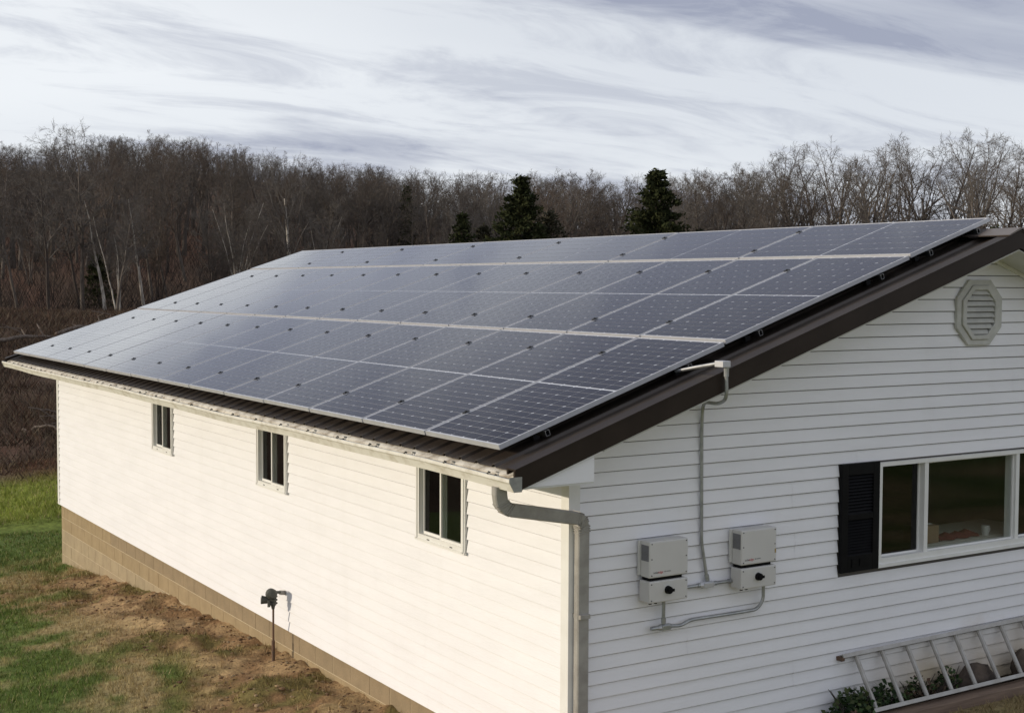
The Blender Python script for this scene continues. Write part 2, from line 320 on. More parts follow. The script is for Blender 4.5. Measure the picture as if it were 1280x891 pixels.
def build_ground_material():
    n = gm.node_tree.nodes; l = gm.node_tree.links; b = n['Principled BSDF']; b.inputs['Roughness'].default_value = 0.95; b.inputs['Specular IOR Level'].default_value = 0.15
    a = n.new('ShaderNodeAttribute'); a.attribute_name = 'col'; g = n.new('ShaderNodeNewGeometry')
    t = n.new('ShaderNodeTexNoise'); t.inputs['Scale'].default_value = 9; t.inputs['Detail'].default_value = 9; t.inputs['Roughness'].default_value = 0.7; l.new(g.outputs['Position'], t.inputs[0])
    mr = n.new('ShaderNodeMapRange'); l.new(t.outputs[0], mr.inputs[0]); mr.inputs[1].default_value = 0.3; mr.inputs[2].default_value = 0.7; mr.inputs[3].default_value = 0.5; mr.inputs[4].default_value = 1.5
    x = n.new('ShaderNodeMix'); x.data_type = 'RGBA'; x.blend_type = 'MULTIPLY'; x.inputs[0].default_value = 1
    cb = n.new('ShaderNodeCombineColor'); [l.new(mr.outputs[0], cb.inputs[i]) for i in range(3)]
    l.new(a.outputs['Color'], x.inputs[6]); l.new(cb.outputs[0], x.inputs[7]); l.new(x.outputs[2], b.inputs['Base Color'])
    t2 = n.new('ShaderNodeTexNoise'); t2.inputs['Scale'].default_value = 30; t2.inputs['Detail'].default_value = 6; l.new(g.outputs['Position'], t2.inputs[0])
    bp = n.new('ShaderNodeBump'); bp.inputs['Strength'].default_value = 0.7; bp.inputs['Distance'].default_value = 0.03; l.new(t2.outputs[0], bp.inputs['Height']); l.new(bp.outputs[0], b.inputs['Normal'])
build_ground_material()
ground = link('ground', np_mesh('ground', gv, gf, 'ground_mat', ground_cover(gv[:, 0], gv[:, 1]), smooth=True)); tag(ground, kind='structure')
# ------------------------------------------------------------------ house
E_ = 0.1032                                   # siding exposure
def z_trim(x): return 0.442+TAN*(x if x <= WID/2 else WID-x)
def z_pan(x): return z_trim(x)-0.037
house = empty('house', (0, 0, -2.26)); HZ = 2.26
tag(house, 'long low white clapboard house with brown metal roof and tan block foundation', 'house')
def hobj(name, mb, mat, parent=None, **k):
    o = mb.build(name, mat, house if parent is None else parent, **k)
    o.location = (0, 0, HZ) if parent is None else (0, 0, 0)
    return o
SOF = 0.078
# wall cores, with real openings
WIN = [(8.755, 9.575), (5.09, 5.91), (1.43, 2.26)]; WZ0, WZ1 = -0.748, 0.04
def wall_core_long():
    m = MB(); T = 0.14; ys = [0.02]+[v for a in sorted(WIN) for v in a]+[LEN-0.02]
    for i in range(0, len(ys), 2): m.box(0.004, T, ys[i], ys[i+1], -2.17, SOF+0.2)
    for a, b in WIN: m.box(0.004, T, a, b, -2.17, WZ0+0.03); m.box(0.004, T, a, b, WZ1-0.03, SOF+0.2)
    return m
side_wall = hobj('side_wall', wall_core_long(), 'sheathing'); tag(side_wall, 'sunlit long side wall of white lap siding under the gutter')
GW0, GW1, GZ0, GZ1 = 3.11, 5.56, -0.905, -0.045
def gable_poly(x0, x1, z0, y0, y1, m, drop=0.12):
    xs = [x0]+([WID/2] if x0 < WID/2 < x1 else [])+[x1]
    poly = [(x0, y0, z0), (x1, y0, z0)]+[(x, y0, z_pan(x)-drop) for x in reversed(xs)]
    m.extrude(poly, (0, y1-y0, 0))
def wall_core_gable(y0, y1):
    m = MB(); gable_poly(0.02, GW0, -2.10, y0, y1, m); gable_poly(GW1, WID-0.02, -2.10, y0, y1, m)
    m.box(GW0, GW1, y0, y1, -2.10, GZ0+0.03); gable_poly(GW0, GW1, GZ1-0.03, y0, y1, m); return m
gable_wall = hobj('gable_wall', wall_core_gable(0.004, 0.14), 'sheathing'); tag(gable_wall, 'shaded gable wall of white lap siding with picture window')
bw = MB(); gable_poly(0.02, WID-0.02, -2.17, LEN-0.14, LEN-0.004, bw); hobj('back_wall', bw, 'siding')
bw = MB().box(WID-0.14, WID, 0.15, LEN-0.15, -2.17, SOF+0.2); hobj('back_side_wall', bw, 'siding')
# interior seen through the glass
im = MB(); im.box(0.15, WID-0.15, 0.15, LEN-0.15, -2.0, -1.95); hobj('interior_floor', im, 'interior')
im = MB(); im.box(0.15, WID-0.15, 0.15, LEN-0.15, 0.10, 0.13); hobj('interior_ceiling', im, 'interior')
im = MB(); im.box(0.15, WID-0.15, 2.9, 3.0, -1.94, 0.09); hobj('interior_partition', im, 'interior')
im = MB(); im.box(2.3, 2.36, 3.01, LEN-0.2, -1.94, 0.09); hobj('interior_partition', im, 'interior')
# lap siding: each double-course panel is a piece of its own
def lap_profile(z0, ncourse, shadow_gap):
    """(out, z) outline of one panel: out = distance in front of the wall"""
    p = []
    for c in range(ncourse):
        zb = z0+c*E_; p += [(0.0030, zb+0.006), (0.0185, zb), (0.0195, zb+0.004), (0.0045, zb+E_-shadow_gap), (0.0, zb+E_-shadow_gap)]  # slot above each course bares dark sheathing, standing in for the lap shadow
    return p
def siding_piece(face, a, b, z0, nc, parent, proud):
    prof = lap_profile(z0, nc, 0.0070 if face == 'gable' else 0.0062); m = MB(); vs = []; fs = []
    lim = None
    for (o, z) in prof:
        aa, bb = a, b
        if face == 'gable':
            zz = z+0.12-(z_trim(0)-0.037)
            lo = min(zz/TAN, WID/2); hi = WID-lo
            aa = min(max(a, lo), hi); bb = min(max(b, lo), hi)
        o2 = o+proud
        vs += [(aa, -o2, z), (bb, -o2, z)] if face == 'gable' else [(-o2, aa, z), (-o2, bb, z)]
    for i in range(len(prof)-1):
        if i % 5 != 4: fs.append((2*i, 2*i+1, 2*i+3, 2*i+2))
    m.add(vs, fs)
    me = bpy.data.meshes.new('siding_panel'); me.from_pydata(m.v, [], m.f); me.materials.append(MAT['siding'])
    o = link('siding_panel', me, parent); return o
def rows(face, zbot, ztop, start_pair, lo, hi, openings, seams, parent):
    z = zbot; r = 0; half = False
    while z < ztop:
        nc = 2 if not half else 1
        if any(za < z+2*E_ and zb > z and not (za <= z and zb >= z+2*E_) for (a, b, za, zb) in openings): nc = 1     # panel notched at the head or sill of an opening
        if r == 0 and start_pair == 1: nc = 1
        if nc == 1 and r and half: half = False
        elif nc == 1 and r: half = True
        z1 = z+nc*E_
        segs = [(lo, hi)]
        for (a, b, za, zb) in openings:
            if z1 > za+0.004 and z < zb-0.004:
                new = []
                for s in segs:
                    if b <= s[0] or a >= s[1]: new.append(s); continue
                    if a > s[0]: new.append((s[0], a))
                    if b < s[1]: new.append((b, s[1]))
                segs = new
        cuts = seams(r, z)
        for (a, b) in segs:
            pts = [a]+[c for c in cuts if a+0.25 < c < b-0.25]+[b]
            for i in range(len(pts)-1):
                siding_piece(face, pts[i]-(0.02 if i else 0), pts[i+1], z, nc, parent, (0.0018*((i+r) % 2)+0.0004*(i % 3))*(1.0 if face == 'gable' else 0.3))
        z = z1; r += 1
rg = random.Random(3)
rows('long', -2.17, 0.06, 0, 0.075, LEN-0.075, [(a-0.008, b+0.008, -2.17+14*E_-0.001, WZ1+0.3) for a, b in WIN],
     lambda r, z: sorted([(rg.uniform(1.5, 4.0)+k*3.66) for k in range(4)]), side_wall)
GSEAM = {-12: 4.004, -10: 1.436, -8: 3.799, -6: 1.867, -4: 2.876, -2: 2.162, 0: 0.743, 2: 2.2, 4: 1.3, 6: 2.866, 8: 1.1, 10: 4.74, 12: 2.2, 14: 3.9, 16: 5.2}
def gseams(r, z):
    k = int(round((-0.3386-z)/E_)); kk = (k if k % 2 == 0 else k-1); kk = kk-2 if k % 2 == 0 else kk
    s = GSEAM.get(kk, 2.0+(kk*1.37) % 2); return sorted([s, s+3.4])
# butt lines sit at -0.3386 - k*E_; panels span even k .. k+2
rows('gable', -0.3386-17*E_, 1.86, 1, 0.075, WID-0.075, [(2.655, GW1+0.455, -0.3386-6*E_+0.001, -0.3386+3*E_-0.001)], gseams, gable_wall)
# corner posts, starter trims
for (nm, m) in (('corner_post', MB().box(-0.022, 0.075, -0.022, 0.003, -2.165, SOF).box(-0.022, 0.003, 0.0031, 0.075, -2.165, SOF)),
                ('corner_post', MB().box(-0.022, 0.003, LEN-0.075, LEN+0.022, -2.17, SOF).box(0.0031, 0.075, LEN-0.003, LEN+0.022, -2.17, SOF)),
                ('corner_post', MB().box(WID-0.075, WID+0.022, -0.022, 0.003, -2.165, SOF))):
    hobj(nm, m, 'trim_white')
# foundation of painted concrete blocks
found = hobj('foundation', MB().box(0.028, 0.2, 0.03, LEN-0.02, -4.1, -2.172).box(0.2, WID-0.03, 0.028, 0.2, -3.0, -2.102).box(WID-0.2, WID-0.03, 0.2, LEN-0.02, -4.0, -2.172).box(0.2, WID-0.2, LEN-0.2, LEN-0.02, -4.1, -2.172), 'mortar')
tag(found, 'tan painted concrete block foundation')
BL, BH, J = 0.405, 0.203, 0.008
def block_mesh(l, mat):
    return MB().box(0, 0.02, 0, l-J, 0, BH-J).mesh('concrete_block', mat, bevel=0.0035, seg=1)
bmeshes = {(l, mt): block_mesh(l, mt) for l in (BL, BL/2) for mt in ('block', 'block_low', 'block_grey')}
for row in range(7):
    zb = -2.174-(row+1)*BH
    y = 0.03; first = True
    while y < LEN-0.05:
        l = BL/2 if (first and row % 2) or y+BL > LEN-0.02 else BL
        if y+l > LEN+0.02: break
        gz = float(terrain([-0.02], [y+l/2])[0])
        if zb+BH > gz-0.15 and y > 0.4:
            gry = row == 0 and y < 11.5
            me = bmeshes[(l, 'block_grey' if gry else ('block_low' if row > 1 else 'block'))]
            o = link('concrete_block', me, found); o.location = (0.0245+RNG.uniform(-0.0012, 0.0008), y, zb)
        y += l; first = False
# gable-side blocks
for row in range(2):
    for i in range(int((WID-0.1)/BL)):
        o = link('concrete_block', bmeshes[(BL, 'block')], found); o.location = (0.04+i*BL+(BL/2 if row % 2 else 0)+BL, 0.0245, -2.104-(row+1)*BH); o.rotation_euler = (0, 0, math.pi/2)
# ---- roof
roof = hobj('roof', MB().extrude([(-0.62, 0.1, z_pan(-0.62)-0.10), (WID/2, 0.1, z_pan(WID/2)-0.10), (WID+0.62, 0.1, z_pan(WID+0.62)-0.10), (WID+0.62, 0.1, z_pan(WID+0.62)-0.03), (WID/2, 0.1, z_pan(WID/2)-0.03), (-0.62, 0.1, z_pan(-0.62)-0.03)], (0, LEN-0.2, 0)), 'soffit')
tag(roof, 'brown ribbed metal roof of shallow pitch')
RIB = [(0, 0), (0.085, 0), (0.102, 0.019), (0.127, 0.019), (0.144, 0), (0.2286, 0)]
def roof_panel_mesh(side):
    m = MB(); pr = []
    for k in range(4): pr += [(y+k*0.2286, z) for (y, z) in RIB[(1 if k else 0):]]
    xs = (-0.672, WID/2-0.01) if side == 0 else (WID+0.672, WID/2+0.01)
    vs = []
    for x in xs: vs += [(x, y, z_pan(x)+h) for (y, h) in pr]
    vs += [(v[0], v[1], v[2]-0.004) for v in vs]
    n = len(pr); fs = []
    for i in range(n-1): fs += [(i, i+1, n+i+1, n+i), (2*n+i, 3*n+i, 3*n+i+1, 2*n+i+1), (i, 2*n+i, 2*n+i+1, i+1), (n+i, n+i+1, 3*n+i+1, 3*n+i)]
    m.add(vs, fs); return m.mesh('roof_panel', 'roof_metal')
RP = [roof_panel_mesh(0), roof_panel_mesh(1)]
for s in (0, 1):
    for k in range(17):
        o = link('roof_panel', RP[s], roof); o.location = (0, -0.40+k*0.9144-(0.075 if k == 16 else 0), 0.0015*(k % 2))
# rake trims and fascias
def rake(y_out, sgn):
    for s in (0, 1):
        f = (lambda x: x) if s == 0 else (lambda x: WID-x)
        xa, xb = -0.735, WID/2
        m = MB(); h = 0.142
        poly = [(f(xa), y_out, z_trim(xa)), (f(xb), y_out, z_trim(xb)), (f(xb), y_out, z_trim(xb)-h), (f(xa+0.055), y_out, z_trim(xa)-h+0.018), (f(xa), y_out, z_trim(xa)-0.07)]
        m.extrude(poly, (0, sgn*0.02, 0))
        t = hobj('rake_fascia', m, 'brown_metal')
        m = MB(); a = 0.012
        m.extrude([(f(xa), y_out-sgn*0.006, z_trim(xa)+0.001), (f(xb), y_out-sgn*0.006, z_trim(xb)+0.001), (f(xb), y_out-sgn*0.006, z_trim(xb)+a), (f(xa), y_out-sgn*0.006, z_trim(xa)+a)], (0, sgn*0.115, 0))
        m.extrude([(f(xa), y_out+sgn*0.085, z_trim(xa)-0.03), (f(xb), y_out+sgn*0.085, z_trim(xb)-0.03), (f(xb), y_out+sgn*0.085, z_trim(xb)+0.0005), (f(xa), y_out+sgn*0.085, z_trim(xa)+0.0005)], (0, sgn*0.02, 0))
        hobj('rake_trim', m, 'brown_metal')
        # sloping soffit under the overhang
        m = MB(); y_in = 0 if sgn > 0 else LEN
        y0 = y_out+sgn*0.021; d = y_in-sgn*0.001-y0
        xs = 0.0
        m.extrude([(f(xs), y0, z_pan(xs)-0.125), (f(xb), y0, z_pan(xb)-0.125), (f(xb), y0, z_pan(xb)-0.115), (f(xs), y0, z_pan(xs)-0.115)], (0, d, 0))
        hobj('rake_soffit', m, 'soffit')
        m = MB(); m.extrude([(f(0.08), y_in-sgn*0.03, z_pan(0.08)-0.16), (f(xb), y_in-sgn*0.03, z_pan(xb)-0.16), (f(xb), y_in-sgn*0.03, z_pan(xb)-0.127), (f(0.08), y_in-sgn*0.03, z_pan(0.08)-0.127)], (0, sgn*0.012, 0))
        hobj('frieze_trim', m, 'trim_white')
rake(-0.43, 1); rake(LEN+0.43, -1)
m = MB(); c = WID/2; zr = z_trim(c)
m.extrude([(c-0.17, -0.44, zr-0.17*TAN+0.024), (c-0.02, -0.44, zr+0.034), (c+0.02, -0.44, zr+0.034), (c+0.17, -0.44, zr-0.17*TAN+0.024), (c+0.165, -0.44, zr-0.17*TAN+0.016), (c, -0.44, zr+0.022), (c-0.165, -0.44, zr-0.17*TAN+0.016)], (0, LEN+0.88, 0))
hobj('ridge_cap', m, 'ridge_metal', bevel=0)
# boxed eaves
for f, nm in ((lambda x: x, 0), (lambda x: WID-x, 1)):
    x0, x1 = sorted((f(-0.66), f(-0.0785))); x2, x3 = sorted((f(-0.0782), f(-0.024)))
    hobj('eave_soffit', MB().box(x0, x1, -0.40, LEN+0.40, SOF-0.012, SOF).box(x2, x3, -0.021, LEN+0.021, SOF-0.012, SOF), 'soffit')
    x0, x1 = sorted((f(-0.68), f(-0.662)))
    hobj('eave_fascia', MB().box(x0, x1, -0.41, LEN+0.41, SOF-0.015, z_pan(-0.68)-0.012), 'eave_board')
    for yy in (-0.404, LEN+0.392):
        m = MB()
        zb = lambda x: z_trim(x)-0.125
        m.extrude([(f(-0.659), yy, SOF+0.001), (f(-0.078), yy, SOF+0.001), (f(-0.078), yy, zb(-0.078)), (f(-0.659), yy, max(zb(-0.659), SOF+0.02))], (0, 0.012, 0))
        hobj('eave_return', m, 'siding')
    x0, x1 = sorted((f(-0.09), f(-0.078)))
    hobj('eave_return', MB().box(x0, x1, -0.391, -0.024, SOF+0.001, z_trim(-0.09)-0.125), 'siding')
    zt = z_pan(-0.66)-0.005
    m = MB(); m.extrude([(f(-0.645), -0.405, zt), (f(-0.690), -0.405, zt-0.018), (f(-0.706), -0.405, zt-0.030), (f(-0.708), -0.405, 0.118), (f(-0.703), -0.405, 0.118), (f(-0.701), -0.405, zt-0.034), (f(-0.688), -0.405, zt-0.023), (f(-0.645), -0.405, zt-0.006)], (0, LEN+0.81, 0))
    hobj('drip_edge', m, 'eave_board')
# gutter with hangers
gut = hobj('gutter', MB(), 'gutter_white'); bpy.data.objects.remove(gut)
def gutter_profile(): # (out, z)
    return [(0.684, 0.150), (0.684, 0.062), (0.742, 0.062), (0.752, 0.085), (0.766, 0.115), (0.778, 0.128), (0.778, 0.150), (0.768, 0.152), (0.768, 0.146), (0.773, 0.146), (0.773, 0.131), (0.761, 0.118), (0.747, 0.088), (0.738, 0.067), (0.689, 0.067), (0.689, 0.150)]
m = MB(); ys = np.linspace(-0.43, LEN+0.43, 26)
m.sweep([(0, y, 0.006*math.sin(y*0.9)+0.004*math.sin(y*2.3)) for y in ys], [(-o, z) for o, z in gutter_profile()], [(1, 0, 0)]*26, [(0, 0, 1)]*26)
gutter = hobj('gutter', m, 'gutter_white'); tag(gutter, 'dirty white eave gutter with hanger clips')
for yy in (-0.437, LEN+0.431):
    MB().extrude([(-0.684, yy, 0.158), (-0.684, yy, 0.058), (-0.744, yy, 0.058), (-0.782, yy, 0.126), (-0.782, yy, 0.158)], (0, 0.006, 0)).build('end_cap', 'galvanised', gutter)
hm = MB(); hm.tube([(-0.690, 0, 0.142), (-0.73, 0, 0.139), (-0.765, 0, 0.149), (-0.781, 0.0, 0.158), (-0.772, 0.0, 0.166), (-0.755, 0, 0.160)], 0.006, 5); hm.box(-0.70, -0.688, -0.02, 0.02, 0.11, 0.16)
hme = hm.mesh('hanger', 'meter_grey')
for k in range(26): o = link('hanger', hme, gutter); o.location = (0, -0.15+k*0.6, 0.006*math.sin((-.15+k*.6)*0.9))
# downspout
m = MB(); path = [(-0.722, -0.215, 0.07), (-0.722, -0.215, 0.02), (-0.712, -0.213, -0.035), (-0.68, -0.209, -0.075), (-0.63, -0.203, -0.098), (-0.3, -0.150, -0.165), (-0.02, -0.100, -0.222), (0.028, -0.088, -0.242), (0.052, -0.076, -0.285), (0.058, -0.072, -0.34), (0.058, -0.070, -0.6), (0.058, -0.070, -1.4), (0.058, -0.070, -2.22)]
P = [Vector(p) for p in path]; xa = []; ya = []
for i, p in enumerate(P):
    t = (P[min(i+1, len(P)-1)]-P[max(i-1, 0)]).normalized(); side = Vector((0.12, 1, 0)).normalized(); b = side.cross(t).normalized(); a = t.cross(b).normalized(); xa.append(a); ya.append(b)
w, d, cb_ = 0.034, 0.046, 0.008
m.sweep(P, [(-w, -d+cb_), (-w+cb_, -d), (w-cb_, -d), (w, -d+cb_), (w, d-cb_), (w-cb_, d), (-w+cb_, d), (-w, d-cb_)], xa, ya)
ds = hobj('downspout', m, 'downspout_metal'); tag(ds, 'grey rectangular downspout bent round the house corner')
def crimp(i, tt):
    p = P[i].lerp(P[i+1], tt); c = MB(); t = (P[i+1]-P[i]).normalized(); g = 0.0035
    c.sweep([p-t*0.004, p+t*0.004], [(-w-g, -d-g), (w+g, -d-g), (w+g, d+g), (-w-g, d+g)], [xa[i]]*2, [ya[i]]*2); c.build('crimp_ring', 'downspout_metal', ds)
for i, n in ((2, 3), (3, 3), (6, 3), (7, 3), (8, 3)):
    for k in range(n): crimp(i, (k+0.5)/n)
for zz in (-0.95, -1.9):
    MB().box(0.015, 0.101, -0.122, -0.005, zz, zz+0.03).build('strap', 'downspout_metal', ds)
# ---- small sliding windows in the long wall
def small_window(y0, y1):
    w = empty('window', (0, 0, 0)); w.parent = house; w.location = (0, 0, HZ)
    z0, z1 = WZ0, WZ1; mid = (y0+y1)/2; T = 0.055
    f = MB(); X0, X1 = -0.034, 0.05
    f.box(X0, X1, y0, y0+T, z0, z1); f.box(X0, X1, y1-T, y1, z0, z1); f.box(X0, X1, y0+T, y1-T, z0, z0+T); f.box(X0, X1, y0+T, y1-T, z1-T, z1)
    f.box(X0-0.008, X0-0.001, y0+0.014, y0+0.03, z0+0.01, z1).box(X0-0.008, X0-0.001, y1-0.03, y1-0.014, z0+0.01, z1)
    f.build('frame', 'trim_white', w)
    MB().box(-0.042, -0.031, y0-0.004, y1+0.004, z0-0.002, z0+0.018).build('sill', 'trim_white', w)
    for (a, b, xo, gl) in ((y0+T, mid+0.012, -0.024, 'window_glass'), (mid-0.012, y1-T, 0.006, 'screened_glass')):
        s = MB(); q = 0.022; zz0, zz1 = z0+T, z1-T
        s.box(xo, xo+0.028, a, a+q, zz0, zz1).box(xo, xo+0.028, b-q, b, zz0, zz1).box(xo, xo+0.028, a+q, b-q, zz0, zz0+q).box(xo, xo+0.028, a+q, b-q, zz1-q, zz1)
        so = s.build('sash', 'trim_white', w); MB().box(xo+0.012, xo+0.016, a+q-0.003, b-q+0.003, zz0+q-0.003, zz1-q+0.003).build('pane', gl, so)
    for yy in (y0+0.22, y1-0.22): MB().box(X0-0.0012, X0+0.001, yy-0.022, yy+0.022, z0+0.022, z0+0.03).build('weep_slot', 'black_metal', w)
    return w
for a, b in WIN: small_window(a, b)
# ---- picture window in the gable
pw = empty('picture_window', (0, 0, HZ)); pw.parent = house; tag(pw, 'wide three-lite picture window with white frame in the gable')
f = MB(); T = 0.05
f.box(GW0, GW0+0.035, -0.035, 0.10, GZ0, GZ1).box(GW1-0.035, GW1, -0.035, 0.10, GZ0, GZ1).box(GW0+0.035, GW1-0.035, -0.035, 0.10, GZ1-0.035, GZ1).box(GW0+0.035, GW1-0.035, -0.035, 0.10, GZ0, GZ0+0.055)
f.build('frame', 'trim_white', pw)
MB().box(GW0-0.012, GW1+0.012, -0.048, -0.0355, GZ0-0.022, GZ0+0.006).build('sill', 'trim_white', pw)
MX = [(GW0+0.035, 3.668), (3.715, 4.872), (4.918, GW1-0.035)]
for x in (3.668, 4.872): MB().box(x, x+(0.047 if x < 4 else 0.046), -0.028, 0.09, GZ0+0.055, GZ1-0.035).build('mullion', 'trim_white', pw)
for i, (a, b) in enumerate(MX):
    yo = 0.0 if i == 1 else 0.03; q = 0.012
    s = MB(); z0, z1 = GZ0+0.055, GZ1-0.035
    s.box(a, a+q, yo, yo+0.03, z0, z1).box(b-q, b, yo, yo+0.03, z0, z1).box(a+q, b-q, yo, yo+0.03, z0, z0+q).box(a+q, b-q, yo, yo+0.03, z1-q, z1)
    so = s.build('sash', 'trim_white', pw)
    MB().box(a+q-0.003, b-q+0.003, yo+0.012, yo+0.016, z0+q-0.003, z1-q+0.003).build('pane', 'window_glass' if i == 1 else 'screened_glass', so)
# ---- louvred shutter(s)
def shutter(x0, x1):
    s = empty('shutter', (0, 0, HZ)); s.parent = house; tag(s, 'black louvred shutter beside the picture window')
    z0, z1 = -0.925, -0.03; y0, y1 = -0.052, -0.019
    f = MB(); st = 0.075
    f.box(x0, x0+st, y0, y1, z0, z1).box(x1-st, x1, y0, y1, z0, z1).box(x0+st, x1-st, y0, y1, z1-0.095, z1).box(x0+st, x1-st, y0, y1, z0, z0+0.135).box(x0+st, x1-st, y0, y1, (z0+z1)/2-0.02, (z0+z1)/2+0.03)
    f.build('shutter_frame', 'black_plastic', s, bevel=0.003, seg=1)
    MB().box(x0+st, x1-st, y1-0.004, y1, z0+0.135, z1-0.095).build('backing', 'black_plastic', s)
    for a, b in ((z0+0.135, (z0+z1)/2-0.02), ((z0+z1)/2+0.03, z1-0.095)):
        n = 12; p = (b-a)/n
        for k in range(n):
            zc = a+(k+0.5)*p
            MB().extrude([(x0+st, y0+0.004, zc-p*0.42), (x0+st, y0+0.009, zc-p*0.48), (x0+st, y1-0.005, zc+p*0.34), (x0+st, y1-0.009, zc+p*0.44)], (x1-x0-2*st, 0, 0)).build('slat', 'black_plastic', s)
    MB().box(x0+0.12, x0+0.19, y0-0.006, y0-0.0005, z0+0.035, z0+0.11).box(x0+0.21, x0+0.30, y0-0.006, y0-0.0005, z0+0.045, z0+0.10).build('moulded_panel', 'black_plastic', s)
shutter(2.66, 3.098); shutter(GW1+0.012, GW1+0.45)
# ---- octagonal gable vent
def vent():
    v = empty('gable_vent', (4.31, 0, 1.195+HZ)); v.parent = house; tag(v, 'white octagonal louvred vent high in the gable')
    def octo(w, h, c): return [(-w, -h+c), (-w+c, -h), (w-c, -h), (w, -h+c), (w, h-c), (w-c, h), (-w+c, h), (-w, h-c)]
    def ring(o, i, y0, y1, name, mat):
        m = MB(); n = 8
        vs = [(x, y, z) for y in (y0, y1) for (x, z) in o]+[(x, y, z) for y in (y0, y1) for (x, z) in i]
        fs = []
        for k in range(n):
            k2 = (k+1) % n
            fs += [(k, k2, n+k2, n+k), (2*n+k2, 2*n+k, 3*n+k, 3*n+k2), (k, 2*n+k, 2*n+k2, k2), (n+k, n+k2, 3*n+k2, 3*n+k)]
        m.add(vs, fs); m.build(name, mat, v, bevel=0.004, seg=1)
    o1 = octo(0.295, 0.285, 0.155); i1 = octo(0.235, 0.235, 0.13); i2 = octo(0.185, 0.195, 0.10)
    ring(o1, i1, -0.045, -0.012, 'outer_frame', 'vent_white'); ring(i1, i2, -0.062, -0.02, 'inner_frame', 'vent_white')
    MB().extrude([(x, -0.022, z) for x, z in octo(0.2, 0.205, 0.1)], (0, 0.004, 0)).build('backing', 'black_metal', v)
    for k in range(8):
        zc = -0.17+k*0.049; hw = 0.186-max(0, abs(zc)-0.095)*0.95
        MB().extrude([(-hw, -0.058, zc-0.017), (-hw, -0.052, zc-0.020), (-hw, -0.026, zc+0.022), (-hw, -0.032, zc+0.024)], (2*hw, 0, 0)).build('slat', 'vent_white', v)
vent()
# small items inside, seen through the glass
def box_thing(name, mb, mat, label, cat): return tag(mb.build(name, mat), label, cat)
t = empty('work_table', (4.2, 0.465, -1.86)); tag(t, 'brown table standing inside behind the picture window', 'table')
MB().box(-0.9, 1.3, -0.3, 0.35, 0.98, 1.01).build('table_top', 'interior', t)
for x in (-0.85, 1.25):
    for y in (-0.26, 0.31): MB().box(x-0.03, x+0.03, y-0.03, y+0.03, -0.09, 0.98).build('leg', 'interior', t)
b = empty('cardboard_box', (4.0, 0.29, -0.85)); tag(b, 'brown cardboard box inside the picture window', 'box')
MB().box(-0.13, 0.13, -0.09, 0.09, 0.0, 0.155).build('carton', 'cardboard', b, bevel=0.004)
MB().box(-0.128, 0.128, -0.02, 0.02, 0.1555, 0.157).build('tape', 'trim_white', b)
m = MB(); N = 14
for i in range(N):
    for j in range(6): m.v.append((4.16+0.5*i/(N-1)+0.02*math.sin(j*2), 0.20+0.2*j/5+0.02*math.sin(i*1.3), -0.846+0.055*math.sin(math.pi*j/5)*(0.6+0.4*math.sin(i*1.7))+0.004))
m.f += [(i*6+j, i*6+j+1, i*6+7+j, i*6+6+j) for i in range(N-1) for j in range(5)]
tag(m.build('folded_cloth', 'red_cloth', smooth=True), 'crumpled red cloth on the table inside the picture window', 'cloth')
c = empty('cup', (4.78, 0.22, -0.85)); tag(c, 'small white cup on the table inside the picture window', 'cup')
MB().tube([(0, 0, 0), (0, 0, 0.09)], [0.03, 0.038], 14).build('cup_body', 'cup_white', c); MB().tube([(0.037, 0, 0.075), (0.06, 0, 0.065), (0.06, 0, 0.035), (0.034, 0, 0.02)], 0.006, 6).build('handle', 'cup_white', c)
hs = empty('hose_coil', (0.32, 1.62, -0.45)); tag(hs, 'coiled garden hose hanging inside the window nearest the downspout', 'hose')
for k, mt in ((0, 'hose_green'), (1, 'hose_yellow'), (2, 'hose_green')):
    MB().tube([(0.02*k, 0.1*math.cos(a)+0.012*k, 0.27*math.sin(a)) for a in np.linspace(0, 2*math.pi, 25)], 0.011, 6).build('hose_loop', mt, hs, smooth=True)
